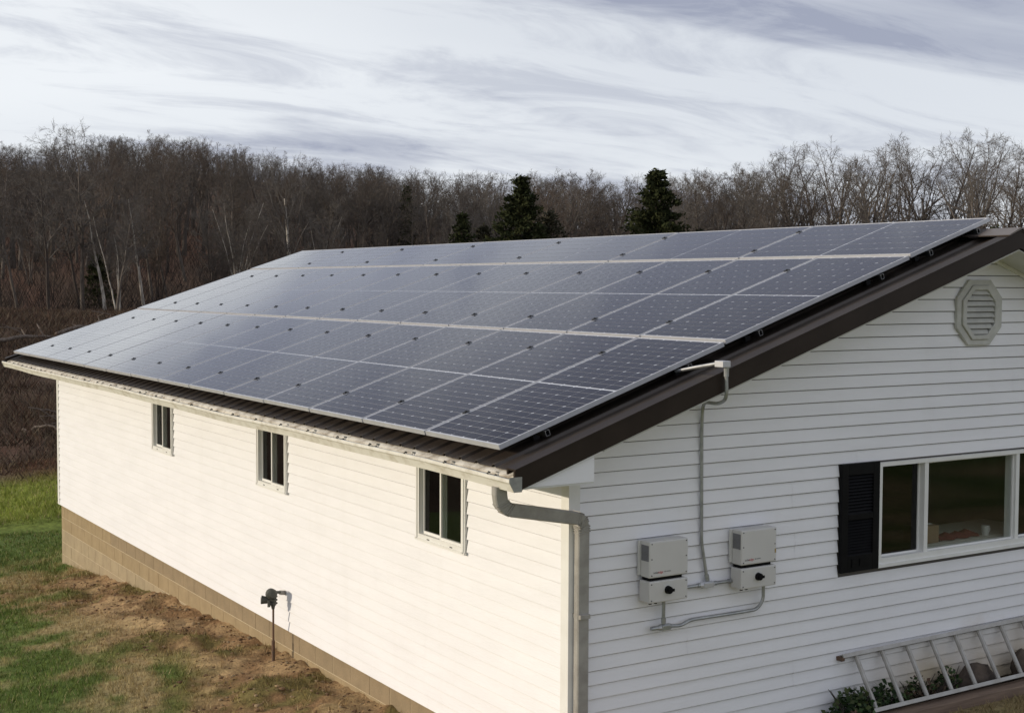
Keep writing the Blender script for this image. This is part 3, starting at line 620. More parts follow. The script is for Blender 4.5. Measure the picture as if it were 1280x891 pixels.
# ------------------------------------------------------------------ solar array
SLOPE = R(18.44); A0 = Vector((-0.6327, -0.0568, 0.3261)); PW, PL, G = 1.048, 2.108, 0.02
UX = Vector((math.cos(SLOPE), 0, math.sin(SLOPE))); UY = Vector((0, 1, 0)); UN = Vector((-math.sin(SLOPE), 0, math.cos(SLOPE)))
AM = Matrix(((UX.x, UY.x, UN.x, 0), (UX.y, UY.y, UN.y, 0), (UX.z, UY.z, UN.z, 0), (0, 0, 0, 1)))   # local x = up the slope, y = along the eave, z = out
def module_meshes(lx, ly, land):
    """module lx up the slope, ly along the eave; the long side carries 24 half cells"""
    F = 0.011; H = 0.035; fr = MB()
    fr.box(0, lx, 0, F, -H, 0).box(0, lx, ly-F, ly, -H, 0).box(0, F, F+0.0004, ly-F-0.0004, -H, 0).box(lx-F, lx, F+0.0004, ly-F-0.0004, -H, 0)
    frame = fr.mesh('frame', 'aluminium')
    face = MB().box(F, lx-F, F, ly-F, -0.006, -0.0025).mesh('glass_face', 'backsheet')
    L, Wd = (ly, lx) if land else (lx, ly)
    m0 = 0.022; midgap = 0.020; cw = (Wd-2*m0-5*0.0065)/6; half = (L-2*m0-midgap)/2; ch = (half-11*0.0036)/12; c = 0.010
    vs = []; fs = []
    for h in range(2):
        for i in range(12):
            for j in range(6):
                a0 = m0+h*(half+midgap)+i*(ch+0.0036); a1 = a0+ch; b0 = m0+j*(cw+0.0065); b1 = b0+cw
                lowcut = (i % 2 == 0)
                if lowcut: p = [(a0, b0+c), (a0, b1-c), (a0+c, b1), (a1, b1), (a1, b0), (a0+c, b0)]
                else: p = [(a0, b0), (a0, b1), (a1-c, b1), (a1, b1-c), (a1, b0+c), (a1-c, b0)]
                if land: p = [(q, r) for (r, q) in p]
                k = len(vs); vs += [(x, y, -0.0012) for x, y in p]; fs.append(tuple(range(k, k+6)) if land else tuple(reversed(range(k, k+6))))
    me = bpy.data.meshes.new('cell_grid'); me.from_pydata(vs, [], fs)
    bm = bmesh.new(); bm.from_mesh(me)
    for f_ in bm.faces:
        f_.normal_update()
        if f_.normal.z < 0: f_.normal_flip()
    bm.to_mesh(me); bm.free(); me.materials.append(MAT['cell'])
    return frame, face, me
MP = module_meshes(PL, PW, False); ML = module_meshes(PW, 2*PW+G, True)
ORD = ['first', 'second', 'third', 'fourth', 'fifth', 'sixth', 'seventh', 'eighth', 'ninth', 'tenth', 'eleventh', 'twelfth', 'thirteenth', 'fourteenth']
def place_on_roof(o, u, v, n=0.0):
    mtx = AM.copy(); p = A0+UX*v+UY*u+UN*n; mtx.translation = p; o.matrix_world = mtx
def solar(u, v, meshes, label, group, jit):
    o = bpy.data.objects.new('solar_panel', None); COL.objects.link(o); o.empty_display_size = 0.2; place_on_roof(o, u, v, jit)
    tag(o, label, 'solar panel', group)
    for nm, me in zip(('frame', 'glass_face', 'cell_grid'), meshes):
        c_ = link(nm, me, o)
        if nm == 'cell_grid': c_['kind'] = 'stuff'
for k in range(14):
    solar(k*(PW+G), 0, MP, '%s upright solar panel from the front gable in the gutter row' % ORD[k], 'solar panels on the roof', RNG.uniform(-.0015, .0015))
    solar(k*(PW+G), PL+G, MP, '%s upright solar panel from the front gable in the middle row' % ORD[k], 'solar panels on the roof', 0.010+RNG.uniform(-.0015, .0015))
for k in range(7):
    solar(k*2*(PW+G), 2*(PL+G), ML, '%s sideways solar panel from the front gable in the ridge row' % ORD[k], 'solar panels on the roof', 0.020+RNG.uniform(-.0015, .0015))
UT = 14*(PW+G)-G
clamp_m = MB().box(-0.024, 0.024, -0.021, 0.021, 0.0015, 0.007).tube([(0, 0, 0.007), (0, 0, 0.0145)], 0.009, 6).box(-0.02, 0.02, -0.008, 0.008, -0.036, 0.0015).mesh('clamp', 'black_metal')
RAILS = [(0.38, 'gutter row, lower'), (1.72, 'gutter row, upper'), (2.455, 'middle row, lower'), (3.85, 'middle row, upper'), (4.465, 'ridge row, lower'), (5.09, 'ridge row, upper')]
for i, (v, txt) in enumerate(RAILS):
    r_ = bpy.data.objects.new('mounting_rail', None); COL.objects.link(r_); r_.empty_display_size = 0.2; place_on_roof(r_, 0, v, (0.0, 0.010, 0.020)[i//2])
    tag(r_, 'black mounting rail under the %s of two, with clamps' % txt, 'rail', 'solar mounting rails')
    w_, t_ = 0.018, 0.0035; z1, z0 = -0.0365, -0.079
    b_ = MB(); y0, y1 = -0.035, UT+0.03
    b_.box(-w_, -w_+t_, y0, y1, z0, z1).box(w_-t_, w_, y0, y1, z0, z1).box(-w_+t_, w_-t_, y0, y1, z0, z0+t_).box(-w_+t_, -0.006, y0, y1, z1-t_, z1).box(0.006, w_-t_, y0, y1, z1-t_, z1)
    b_.build('rail_bar', 'black_metal', r_)
    ee = MB(); g = 0.0008
    for (a, b, c_, d) in ((-w_, -w_+t_, z0, z1), (w_-t_, w_, z0, z1), (-w_, w_, z0, z0+t_), (-w_, -0.006, z1-t_, z1), (0.006, w_, z1-t_, z1)): ee.box(a, b, y0-0.0025, y0-0.0005, c_, d)
    ee.build('cut_end', 'galvanised', r_)
    step = 2 if i >= 4 else 1
    for k in range(step, 14, step):
        c_ = link('clamp', clamp_m, r_); c_.location = (0, k*(PW+G)-G/2, 0)
    for k in range(13):
        yy = 0.15+k*1.2; MB().box(-0.025, 0.025, yy-0.02, yy+0.02, -0.127, z0-0.0005).build('standoff', 'black_metal', r_)
# ------------------------------------------------------------------ inverters
def text_mesh(body, size, mat):
    cu = bpy.data.curves.new('printed_logo', 'FONT'); cu.body = body; cu.size = size; cu.extrude = 0.0003
    ob = bpy.data.objects.new('tmp', cu); COL.objects.link(ob); dg = bpy.context.evaluated_depsgraph_get()
    me = bpy.data.meshes.new_from_object(ob.evaluated_get(dg)); bpy.data.objects.remove(ob); me.name = 'printed_logo'; me.materials.clear(); me.materials.append(MAT[mat]); return me
def inverter(x0, label, sticker):
    iv = empty('inverter', (x0, -0.017, -0.90)); tag(iv, label, 'inverter', 'inverters on the gable wall')
    wd = 0.362
    up_ = MB().box(0, wd, -0.145, -0.035, 0.185, 0.455).build('inverter_body', 'inverter_grey', iv, bevel=0.012, seg=3)
    MB().box(-0.012, wd-0.03, -0.036, -0.012, 0.195, 0.45).build('heat_sink', 'inverter_side', iv, bevel=0.004)
    for k in range(9): MB().box(-0.0035, 0.0005, -0.128, -0.052, 0.315+k*0.012, 0.320+k*0.012).build('vent_slot', 'grille', up_)
    MB().box(-0.0012, 0.0004, -0.134, -0.046, 0.308, 0.425).build('vent_panel', 'grille', up_)
    lw = MB().box(0, wd, -0.145, -0.02, 0, 0.16).build('switch_box', 'inverter_grey', iv, bevel=0.01, seg=3)
    MB().box(0.02, wd-0.04, -0.12, -0.03, 0.1595, 0.186).build('neck', 'black_plastic', iv)
    for (x, z) in ((0.02, 0.205), (0.02, 0.325), (0.02, 0.437), (wd-0.02, 0.205), (wd-0.02, 0.325), (wd-0.02, 0.437)):
        MB().tube([(x, -0.1442, z), (x, -0.1475, z)], 0.005, 8).build('screw', 'dark_print', up_)
    for (x, z) in ((0.02, 0.02), (0.02, 0.14), (wd-0.02, 0.02), (wd-0.02, 0.14)):
        MB().tube([(x, -0.1442, z), (x, -0.1475, z)], 0.005, 8).build('screw', 'dark_print', lw)
    k_ = MB().tube([(0.17, -0.1445, 0.088), (0.17, -0.176, 0.088)], [0.031, 0.027], 18).box(0.15, 0.206, -0.184, -0.1755, 0.078, 0.098).build('rotary_switch', 'black_plastic', lw)
    MB().box(0.128, 0.212, -0.1462, -0.1448, 0.046, 0.13).build('switch_plate', 'inverter_side', lw)
    for (x) in (0.05, 0.1): MB().tube([(x, -0.09, 0.002), (x, -0.09, -0.018)], 0.012, 8).build('cable_gland', 'black_plastic', lw)
    for (bd, mt, x, s) in (('solar', 'dark_print', 0.035, 0.025), ('edge', 'red_print', 0.078, 0.025)):
        o = link('printed_logo', text_mesh(bd, s, mt), up_); o.location = (x, -0.1458, 0.218); o.rotation_euler = (math.pi/2, 0, 0)
    o = link('printed_logo', text_mesh('HD-WAVE', 0.013, 'dark_print'), up_); o.location = (0.135, -0.1458, 0.222); o.rotation_euler = (math.pi/2, 0, 0)
    if sticker: MB().box(wd-0.022, wd-0.008, -0.1464, -0.1453, 0.255, 0.285).build('sticker', 'tag_print', up_)
inverter(0.598, 'grey wall inverter with a straight conduit stub running down below it', False)
inverter(1.482, 'grey wall inverter with a curved conduit looping out beneath it', True)
# ------------------------------------------------------------------ conduits
def bez(pts, n=7):
    """round the corners of a polyline"""
    P_ = [Vector(p) for p in pts]; out = [P_[0]]
    for i in range(1, len(P_)-1):
        a, b, c_ = P_[i-1], P_[i], P_[i+1]; r_ = min((b-a).length, (c_-b).length)*0.45
        s_ = b+(a-b).normalized()*r_; e_ = b+(c_-b).normalized()*r_
        for k in range(n): t = k/(n-1); out.append(s_*(1-t)**2+b*2*t*(1-t)+e_*t*t)
    return out+[P_[-1]]
cr = empty('roof_conduit', (1.05, -0.46, 0.0)); tag(cr, 'galvanised conduit dropping from the roof edge down to the inverters', 'conduit')
def cpart(root, name, pts, r_, mat='galvanised', sides=10):
    m = MB().tube(pts, r_, sides); off = Vector(root.location); m.v = [tuple(Vector(v)-off) for v in m.v]; return m.build(name, mat, root, smooth=False)
def cbox(root, name, b6, mat='galvanised', bevel=0.004):
    m = MB().box(*b6); off = Vector(root.location); m.v = [tuple(Vector(v)-off) for v in m.v]; return m.build(name, mat, root, bevel=bevel)
RC = 0.0135
cpart(cr, 'feed_pipe', [(0.93, -0.03, 0.782), (0.975, -0.22, 0.822), (1.008, -0.405, 0.856)], RC)
cbox(cr, 'elbow_body', (0.985, 1.06, -0.492, -0.40, 0.832, 0.878), 'aluminium'); cpart(cr, 'elbow_neck', [(1.04, -0.468, 0.84), (1.04, -0.468, 0.785)], [0.021, 0.018])
cpart(cr, 'coupling', [(1.04, -0.468, 0.789), (1.04, -0.468, 0.765)], 0.0185)
cpart(cr, 'down_pipe', bez([(1.04, -0.468, 0.77), (1.048, -0.466, 0.60), (1.09, -0.33, 0.555), (1.176, -0.05, 0.545), (1.182, -0.034, 0.36), (1.192, -0.034, -0.50), (1.196, -0.034, -0.545), (1.238, -0.045, -0.79)]), RC)
cpart(cr, 'coupling', [(1.236, -0.045, -0.775), (1.243, -0.047, -0.82)], 0.019)
tr = empty('link_conduit', (1.235, -0.05, -0.852)); tag(tr, 'short level conduit with a tee fitting between the two inverters', 'conduit')
cpart(tr, 'pipe', [(0.955, -0.05, -0.848), (1.19, -0.05, -0.848)], RC); cpart(tr, 'pipe', [(1.28, -0.05, -0.848), (1.485, -0.05, -0.848)], RC)
cpart(tr, 'tee_body', [(1.165, -0.05, -0.849), (1.185, -0.05, -0.849), (1.285, -0.05, -0.849), (1.305, -0.05, -0.849)], [0.017, 0.026, 0.026, 0.017], 'aluminium', 12); cbox(tr, 'tee_cover', (1.19, 1.28, -0.082, -0.072, -0.868, -0.83), 'aluminium', 0.004)
for x in (1.145, 1.30, 1.45): cpart(tr, 'coupling', [(x, -0.05, -0.848), (x+0.03, -0.05, -0.848)], 0.018)
lo = empty('lower_conduit', (0.86, -0.05, -1.115)); tag(lo, 'galvanised conduit with tee joining the undersides of both inverters', 'conduit')
cpart(lo, 'stub_pipe', [(0.80, -0.075, -0.90), (0.80, -0.075, -1.09)], RC); cpart(lo, 'coupling', [(0.80, -0.075, -1.045), (0.80, -0.075, -1.085)], 0.019)
cpart(lo, 'tee_body', [(0.752, -0.07, -1.116), (0.775, -0.07, -1.116), (0.855, -0.07, -1.116), (0.878, -0.07, -1.116)], [0.017, 0.025, 0.025, 0.017], 'galvanised', 12)
cbox(lo, 'tee_cover', (0.775, 0.855, -0.10, -0.09, -1.135, -1.097), 'galvanised'); cpart(lo, 'end_stub', [(0.69, -0.07, -1.114), (0.755, -0.07, -1.115)], 0.016)
cpart(lo, 'sweep_pipe', bez([(0.875, -0.07, -1.116), (0.97, -0.065, -1.128), (1.08, -0.05, -1.10), (1.56, -0.05, -1.105), (1.74, -0.06, -1.10), (1.79, -0.075, -1.03), (1.79, -0.075, -0.90)]), RC)
# ------------------------------------------------------------------ gas meter
gz = float(terrain([-0.165], [5.13])[0])
me_ = empty('gas_regulator', (-0.165, 5.13, gz)); tag(me_, 'dark gas regulator on a thin rusty riser beside the foundation', 'gas meter')
zc = -1.80-gz
MB().tube([(0, 0, -0.15), (0, 0, 0.22)], 0.019, 8).build('ground_sleeve', 'rusty_pipe', me_)
MB().tube([(0, 0, 0.1), (0.002, 0, zc-0.10)], 0.0115, 8).build('riser', 'rusty_pipe', me_)
MB().tube([(0, 0, zc-0.13), (0, 0, zc-0.085)], [0.016, 0.026], 8).build('union', 'meter_grey', me_)
MB().tube([(0.0, -0.005, zc-0.09), (0, -0.005, zc+0.05)], [0.03, 0.036], 10).build('valve_body', 'meter_grey', me_)
for k in range(3): MB().tube([(0, -0.005, zc-0.075+k*0.035), (0, -0.005, zc-0.06+k*0.035)], 0.044, 6).build('nut', 'meter_grey', me_)
MB().tube([(-0.02, 0.045, zc+0.03), (-0.02, 0.02, zc+0.03), (-0.02, -0.03, zc+0.03), (-0.02, -0.055, zc+0.03)], [0.036, 0.056, 0.056, 0.032], 16).build('diaphragm_case', 'meter_grey', me_)
MB().tube([(-0.03, 0.02, zc-0.04), (-0.11, 0.05, zc-0.03)], [0.032, 0.046], 12).build('gauge_case', 'meter_grey', me_)
MB().tube([(-0.111, 0.05, zc-0.03), (-0.116, 0.052, zc-0.03)], [0.03, 0.028], 12).build('gauge_face', 'vent_white', me_)
MB().tube([(-0.05, -0.01, zc-0.03), (-0.05, -0.01, zc-0.10)], 0.017, 8).build('vent_cap', 'meter_grey', me_)
MB().tube(bez([(0.0, 0, zc+0.03), (0.05, 0.03, zc+0.035), (0.165, 0.05, zc+0.01)]), 0.015, 8).build('outlet_pipe', 'meter_grey', me_)
MB().tube([(0.09, 0.045, zc+0.022), (0.15, 0.05, zc+0.012)], 0.024, 8).build('outlet_elbow', 'downspout_metal', me_)
# ------------------------------------------------------------------ ladder, timber, rubble and plants along the gable
la = empty('ladder', (2.68, -0.14, -1.62)); tag(la, 'aluminium ladder lying on its side against the gable wall', 'ladder')
p0 = Vector((0, 0.10, 0.0)); p1 = Vector((0.14, -0.12, -0.415)); dirr = (p1-p0).normalized(); d2 = Vector((dirr.y*0, 0, 0))
nrm = Vector((0, -dirr.z, dirr.y)).normalized(); nrm = nrm if nrm.y < 0 else -nrm
dn = Vector((0, p1.y-p0.y, p1.z-p0.z)).normalized()
def rail(at, x0, x1, name):
    m = MB(); a = at
    prof = [(-0.016, -0.038), (0.016, -0.038), (0.016, -0.031), (-0.008, -0.031), (-0.008, 0.031), (0.016, 0.031), (0.016, 0.038), (-0.016, 0.038)]
    s = 1 if name == 'upper_rail' else -1
    m.sweep([(x0, a.y, a.z), (x1, a.y, a.z+0.045)], [(u*s, w) for u, w in prof], [dn]*2, [nrm]*2); return m.build(name, 'ladder_metal', la)
rail(p0, 0.0, 5.6, 'upper_rail'); rail(p1, 0.14, 5.74, 'lower_rail')
for k in range(18):
    x = 0.20+k*0.305; z = 0.045*x/5.6
    MB().tube([(x-0.03, p0.y, p0.z+z), (x+0.0, p1.y, p1.z+z)], 0.02, 8).build('rung', 'ladder_metal', la)
MB().box(-0.02, 0.02, 0.065, 0.13, -0.028, 0.006).build('end_cap', 'rusty_pipe', la, bevel=0.004)
tim = MB()
n = 24
for i in range(n):
    x = 2.86+i*(5.6/(n-1)); w1 = RNG.uniform(-0.004, 0.004)
    tim.v += [(x, -0.375+w1, -2.30), (x, -0.365+w1, -2.072+w1+0.005*i*0.12), (x, -0.235, -2.066+w1+0.005*i*0.12), (x, -0.225, -2.30)]
for i in range(n-1):
    for j in range(4): tim.f.append((i*4+j, i*4+(j+1) % 4, i*4+4+(j+1) % 4, i*4+4+j))
tim.f += [(3, 2, 1, 0), tuple((n-1)*4+j for j in range(4))]
tag(tim.build('landscape_timber', 'old_timber', bevel=0.006, seg=1), 'weathered brown timber edging under the ladder', 'timber')
def rock(name, loc, s, mat, label, cat, seed):
    bm = bmesh.new(); bmesh.ops.create_icosphere(bm, subdivisions=3, radius=1)
    for v in bm.verts:
        q = np.array(v.co); n_ = float(fbm(np.array([q[0]*1.6+seed]), np.array([q[1]*1.6+q[2]*1.9]), 3, seed)[0]); v.co = Vector((q[0]*s[0], q[1]*s[1], q[2]*s[2]))*(0.65+0.7*n_)
    me = bpy.data.meshes.new(name); bm.to_mesh(me); bm.free(); me.materials.append(MAT[mat]); me.polygons.foreach_set('use_smooth', [True]*len(me.polygons))
    o = link(name, me); o.location = loc; return tag(o, label, cat)
material('rock_brown', (0.10, 0.075, 0.057), (0.055, 0.042, 0.034), scale=9, rough=0.95, bump=0.5, bscale=22)
rock('stone', (4.27, -0.13, -2.06), (0.27, 0.08, 0.17), 'rock_brown', 'wide brown stone behind the ladder rungs against the siding', 'stone', 3)
rock('stone', (4.86, -0.14, -2.0), (0.12, 0.08, 0.2), 'rock_brown', 'upright dark brown stone behind the ladder', 'stone', 8)
def plant(name, loc, rad, n, lf, cols, label, seed, stems=9):
    rr = np.random.default_rng(seed); root = empty(name, loc); tag(root, label, 'plant')
    m = MB()
    for k in range(stems):
        a = rr.uniform(0, 6.28); q = rr.uniform(0.3, 0.95); tip = Vector((rad[0]*q*math.cos(a), rad[1]*q*math.sin(a), rad[2]*rr.uniform(0.6, 1.0)))
        m.tube([(0.3*tip.x, 0.3*tip.y, -0.06), (0.6*tip.x, 0.6*tip.y, tip.z*0.55), tuple(tip)], [0.006, 0.005, 0.003], 5)
    m.build('stem', 'bark_brown', root)
    V = []; Fc = []; C = []
    for k in range(n):
        a = rr.uniform(0, 6.28); q = math.sqrt(rr.uniform(0, 1)); h = rr.uniform(0.05, 1)
        bumpy = 0.75+0.45*math.sin(a*3+seed)*math.cos(h*5)
        p = Vector((rad[0]*q*math.cos(a)*bumpy, rad[1]*q*math.sin(a), rad[2]*h*math.sqrt(max(0.02, 1-q*q*0.8))))
        d = Vector((rr.normal(), rr.normal(), rr.normal()*0.6+0.3)).normalized(); sd_ = d.cross(Vector((rr.normal(), rr.normal(), rr.normal()))).normalized(); L_ = lf*rr.uniform(0.6, 1.2); nn = d.cross(sd_)
        i0 = len(V); V += [p, p+d*L_*0.45+sd_*L_*0.36+nn*L_*0.06, p+d*L_, p+d*L_*0.45-sd_*L_*0.36+nn*L_*0.06]; Fc.append((i0, i0+1, i0+2, i0+3))
        c_ = np.array(cols[rr.integers(len(cols))])*rr.uniform(0.7, 1.25); C += [c_]*4
    o = link('leaf_mass', np_mesh('leaf_mass', np.array([tuple(v) for v in V]), Fc, 'leaf_mat', np.array(C)), root); o['kind'] = 'stuff'
GR = [(0.032, 0.062, 0.020), (0.052, 0.088, 0.030), (0.024, 0.047, 0.017), (0.075, 0.095, 0.035)]; DRY = [(0.14, 0.075, 0.05), (0.10, 0.06, 0.04), (0.17, 0.10, 0.07)]
plant('leafy_shrub', (2.72, -0.17, -2.14), (0.30, 0.16, 0.29), 520, 0.055, GR, 'dark green leafy shrub at the end of the ladder', 4)
plant('leafy_shrub', (3.12, -0.12, -2.14), (0.26, 0.10, 0.27), 360, 0.05, GR, 'dark green shrub poking up between the first ladder rungs', 5)
plant('low_weed', (3.52, -0.12, -2.12), (0.24, 0.08, 0.24), 260, 0.04, GR+DRY[1:2], 'low green weeds behind the ladder beside the leafy shrub', 6)
plant('low_weed', (3.90, -0.12, -2.10), (0.18, 0.08, 0.25), 220, 0.042, GR, 'green weeds beside the wide brown stone', 7)
plant('dry_plant', (2.55, -0.27, -2.16), (0.26, 0.10, 0.16), 240, 0.05, DRY, 'clump of dry reddish brown leaves below the dark shrub', 8)
plant('dry_plant', (3.66, -0.16, -2.10), (0.42, 0.07, 0.14), 260, 0.04, [(0.10, 0.075, 0.05), (0.07, 0.05, 0.035)], 'matted brown leaf litter heaped behind the ladder', 9)
# ------------------------------------------------------------------ bare trees
def grow(seed, height, spread, style):
    rr = np.random.default_rng(seed); segs = []
    def branch(p, d, L, r, lev, nseg):
        pts = [p]; dirs = [d]; rad = [r]
        for k in range(nseg):
            wob = (0.05, 0.12, 0.17, 0.22, 0.25)[lev]; d = d+rr.normal(size=3)*wob; d[2] += (0.0, 0.045, 0.03, 0.015, 0.0)[lev]; d = d/np.linalg.norm(d)
            p2 = p+d*L/nseg; r2 = r*(1-0.78*(k+1)/nseg) if lev else r*(1-0.85*((k+1)/nseg)**1.15)
            segs.append((p, p2, rad[-1], max(r2, 0.006), lev)); p = p2; pts.append(p); dirs.append(d); rad.append(max(r2, 0.006))
        return pts, dirs, rad
    def kids(pts, dirs, rad, L, lev, n, t0, ang, ratio):
        out = []
        m = len(pts)-1
        for k in range(n):
            t = t0+(1-t0)*((k+rr.uniform(0, 1))/n); i = min(int(t*m), m-1); fct = t*m-i
            p = pts[i]*(1-fct)+pts[i+1]*fct; d = dirs[i]; r = (rad[i]*(1-fct)+rad[i+1]*fct)
            a = rr.uniform(0, 2*math.pi) if lev else k*2.4+rr.uniform(-.5, .5)
            u = np.cross(d, [0.3, 0.9, 0.1] if abs(d[1]) < 0.9 else [1, 0, 0]); u /= np.linalg.norm(u); v = np.cross(d, u)
            th = ang*rr.uniform(0.7, 1.25); nd = d*math.cos(th)+(u*math.cos(a)+v*math.sin(a))*math.sin(th)
            out.append((p, nd/np.linalg.norm(nd), L*ratio*rr.uniform(0.65, 1.15)*(1-0.45*(t-t0)/(1-t0)), r*0.62))
        return out
    r0 = height*0.0135
    if style == 'spread': starts = [(np.zeros(3), np.array([0, 0, 1.0]), height*0.62, r0*1.45)]
    elif style == 'clump': starts = [(np.array([rr.normal()*.35, rr.normal()*.35, 0]), np.array([rr.normal()*.16, rr.normal()*.16, 1.0]), height*rr.uniform(.75, .98), r0*.55) for _ in range(4)]
    else: starts = [(np.zeros(3), np.array([rr.normal()*.04, rr.normal()*.04, 1.0]), height*0.94, r0)]
    cfg = {'tall': (17, 0.36, 0.85, 0.31), 'spread': (10, 0.26, 0.52, 0.74), 'clump': (9, 0.35, 0.6, 0.26)}[style]
    for (p, d, L, r) in starts:
        d = d/np.linalg.norm(d); pts, dirs, rad = branch(p, d, L, r, 0, 12)
        for (p1, d1, L1, r1) in kids(pts, dirs, rad, L, 0, cfg[0], cfg[1], cfg[2], cfg[3]*spread):
            q = branch(p1, d1, L1, r1, 1, 6)
            for (p2, d2, L2, r2) in kids(*q, L1, 1, 9, 0.15, 0.75, 0.50):
                q2 = branch(p2, d2, L2, max(r2, 0.014), 2, 3)
                for (p3, d3, L3, r3) in kids(*q2, L2, 2, 6, 0.1, 0.75, 0.58):
                    q3 = branch(p3, d3, L3, max(r3, 0.010), 3, 2)
                    for (p4, d4, L4, r4) in kids(*q3, max(L3, 0.7), 3, 4 if style != 'clump' else 3, 0.15, 0.6, 0.62):
                        branch(p4, d4, L4, 0.009, 4, 1)
    return segs
def seg_mesh(name, segs, mat, sides, taper_end=True):
    if not segs: return None
    p0 = np.array([s[0] for s in segs]); p1 = np.array([s[1] for s in segs]); r0 = np.array([s[2] for s in segs]); r1 = np.array([s[3] for s in segs]); n = len(segs)
    d = p1-p0; d /= np.linalg.norm(d, axis=1)[:, None]+1e-9
    ref = np.where(np.abs(d[:, 2:3]) > 0.9, np.array([[1.0, 0, 0]]), np.array([[0, 0, 1.0]])); a = np.cross(d, ref); a /= np.linalg.norm(a, axis=1)[:, None]+1e-9; b = np.cross(d, a)
    if sides == 2:
        th = RNG.uniform(0, math.pi, n)[:, None]; w = a*np.cos(th)+b*np.sin(th)
        V = np.stack([p0-w*r0[:, None], p0+w*r0[:, None], p1+w*r1[:, None]*.5, p1-w*r1[:, None]*.5], 1).reshape(-1, 3); return np_mesh(name, V, np.arange(n*4).reshape(n, 4), mat)
    an = np.arange(sides)*2*math.pi/sides; ring = a[:, None, :]*np.cos(an)[None, :, None]+b[:, None, :]*np.sin(an)[None, :, None]
    V = np.concatenate([p0[:, None]+ring*r0[:, None, None], p1[:, None]+ring*r1[:, None, None]], 1).reshape(-1, 3)
    j = np.arange(sides); f = np.stack([j, (j+1) % sides, sides+(j+1) % sides, sides+j], 1); F = (np.arange(n)[:, None, None]*2*sides+f[None]).reshape(-1, 4)
    return np_mesh(name, V, F, mat, smooth=True)
def join(name, meshes, mat):
    V = []; F = []; k = 0
    for me in meshes:
        if me is None: continue
        v = np.empty(len(me.vertices)*3, np.float32); me.vertices.foreach_get('co', v); f = np.empty(len(me.loops), np.int32); me.loops.foreach_get('vertex_index', f)
        V.append(v.reshape(-1, 3)); F.append(f.reshape(-1, 4)+k); k += len(v)//3; bpy.data.meshes.remove(me)
    return np_mesh(name, np.concatenate(V), np.concatenate(F), mat, smooth=True)
PROTO = []
specs = [('tall', 15, 1.0, 1), ('tall', 15, 1.2, 2), ('tall', 15, 0.9, 3), ('spread', 15, 1.0, 4), ('spread', 15, 1.15, 5), ('clump', 13, 1.0, 6), ('tall', 15, 1.35, 7), ('spread', 15, 0.85, 8)]
for (style, h, sp_, sd_) in specs:
    s = grow(sd_*13+1, h, sp_, style)
    trunk = seg_mesh('trunk', [q for q in s if q[4] == 0], 'bark_brown', 7)
    limbs = [seg_mesh('x', [q for q in s if q[4] == 1], 'twig_brown', 4), seg_mesh('x', [q for q in s if q[4] in (2, 3)], 'twig_brown', 3), seg_mesh('x', [q for q in s if q[4] == 4], 'twig_brown', 2)]
    PROTO.append((style, h, trunk, join('crown', limbs, 'twig_brown'), s))
def painted(name, me, parent, mat):            # shared mesh, bark or twig colour on the object
    o = link(name, me, parent); o.material_slots[0].link = 'OBJECT'; o.material_slots[0].material = MAT[mat]; return o
def at_az(az, D):
    a = R(az); x = CAM[0]+D*math.sin(a); y = CAM[1]+D*math.cos(a); return x, y, float(terrain([x], [y])[0])
def px2az(px): return 32.187+math.degrees(math.atan((px-640)/FPX))
PXS = [-200, 0, 50, 100, 150, 200, 250, 300, 340, 400, 450, 500, 550, 600, 650, 690, 720, 780, 830, 880, 920, 960, 1000, 1040, 1100, 1170, 1210, 1240, 1280, 1500]
TOP = [200, 190, 192, 178, 176, 172, 174, 184, 190, 203, 203, 205, 208, 208, 202, 202, 213, 216, 210, 212, 198, 195, 184, 178, 178, 172, 181, 188, 182, 180]
def top_z(px, D): return CAM[2]+D*(357-np.interp(px, PXS, TOP))/FPX
ntree = [0]
def tree(px, D, h, proto, bark, twig, name, label, group, rot=None):
    x, y, z = at_az(px2az(px), D); st, ph, _, _, _ = PROTO[proto]; s = h/ph
    o = empty(name, (x, y, z-0.1), RNG.uniform(0, 6.28) if rot is None else rot); wsc = s*RNG.uniform(0.88, 1.15); o.scale = (wsc, wsc, s); tag(o, label, 'tree', group)
    painted('trunk', PROTO[proto][2], o, bark); painted('crown', PROTO[proto][3], o, twig); ntree[0] += 1
    return o
HEMP = {p: PROTO[p][1] for p in range(len(PROTO))}
for p in range(len(PROTO)):      # true top of each prototype
    zz = max(q[1][2] for q in PROTO[p][4]); PROTO[p] = (PROTO[p][0], zz)+PROTO[p][2:]
ZONES = [(-999, 80, 'left of the tall forked tree'), (80, 215, 'among the pale trunks'), (215, 330, 'near the white stem clumps'), (330, 470, 'near the tall pale spreading tree'), (470, 560, 'near the narrow hillside cedar'), (560, 625, 'near the small dark cedar'),
         (625, 705, 'behind the tall pointed cedar'), (705, 790, 'between the two big cedars'), (790, 860, 'behind the broad cedar'), (860, 960, 'just past the broad cedar'), (960, 1080, 'over the last ridge panels'), (1080, 1200, 'over the top corner of the panels'), (1200, 9999, 'over the ridge cap')]
TW = {'twig_brown': 'dark brown', 'twig_red': 'reddish', 'twig_grey': 'greyish'}; BK = {'bark_brown': 'dark', 'bark_grey': 'grey'}
def wood_label(px, h, bark, twig, form, where):
    z_ = [q[2] for q in ZONES if q[0] <= px < q[1]][0]; size = 'short' if h < 9.5 else ('tall' if h > 13 else 'middling')
    return '%s bare %s, %s trunk, %s twigs, %s %s' % (size, form, BK[bark], TW[twig].replace('dark ', ''), where, z_)
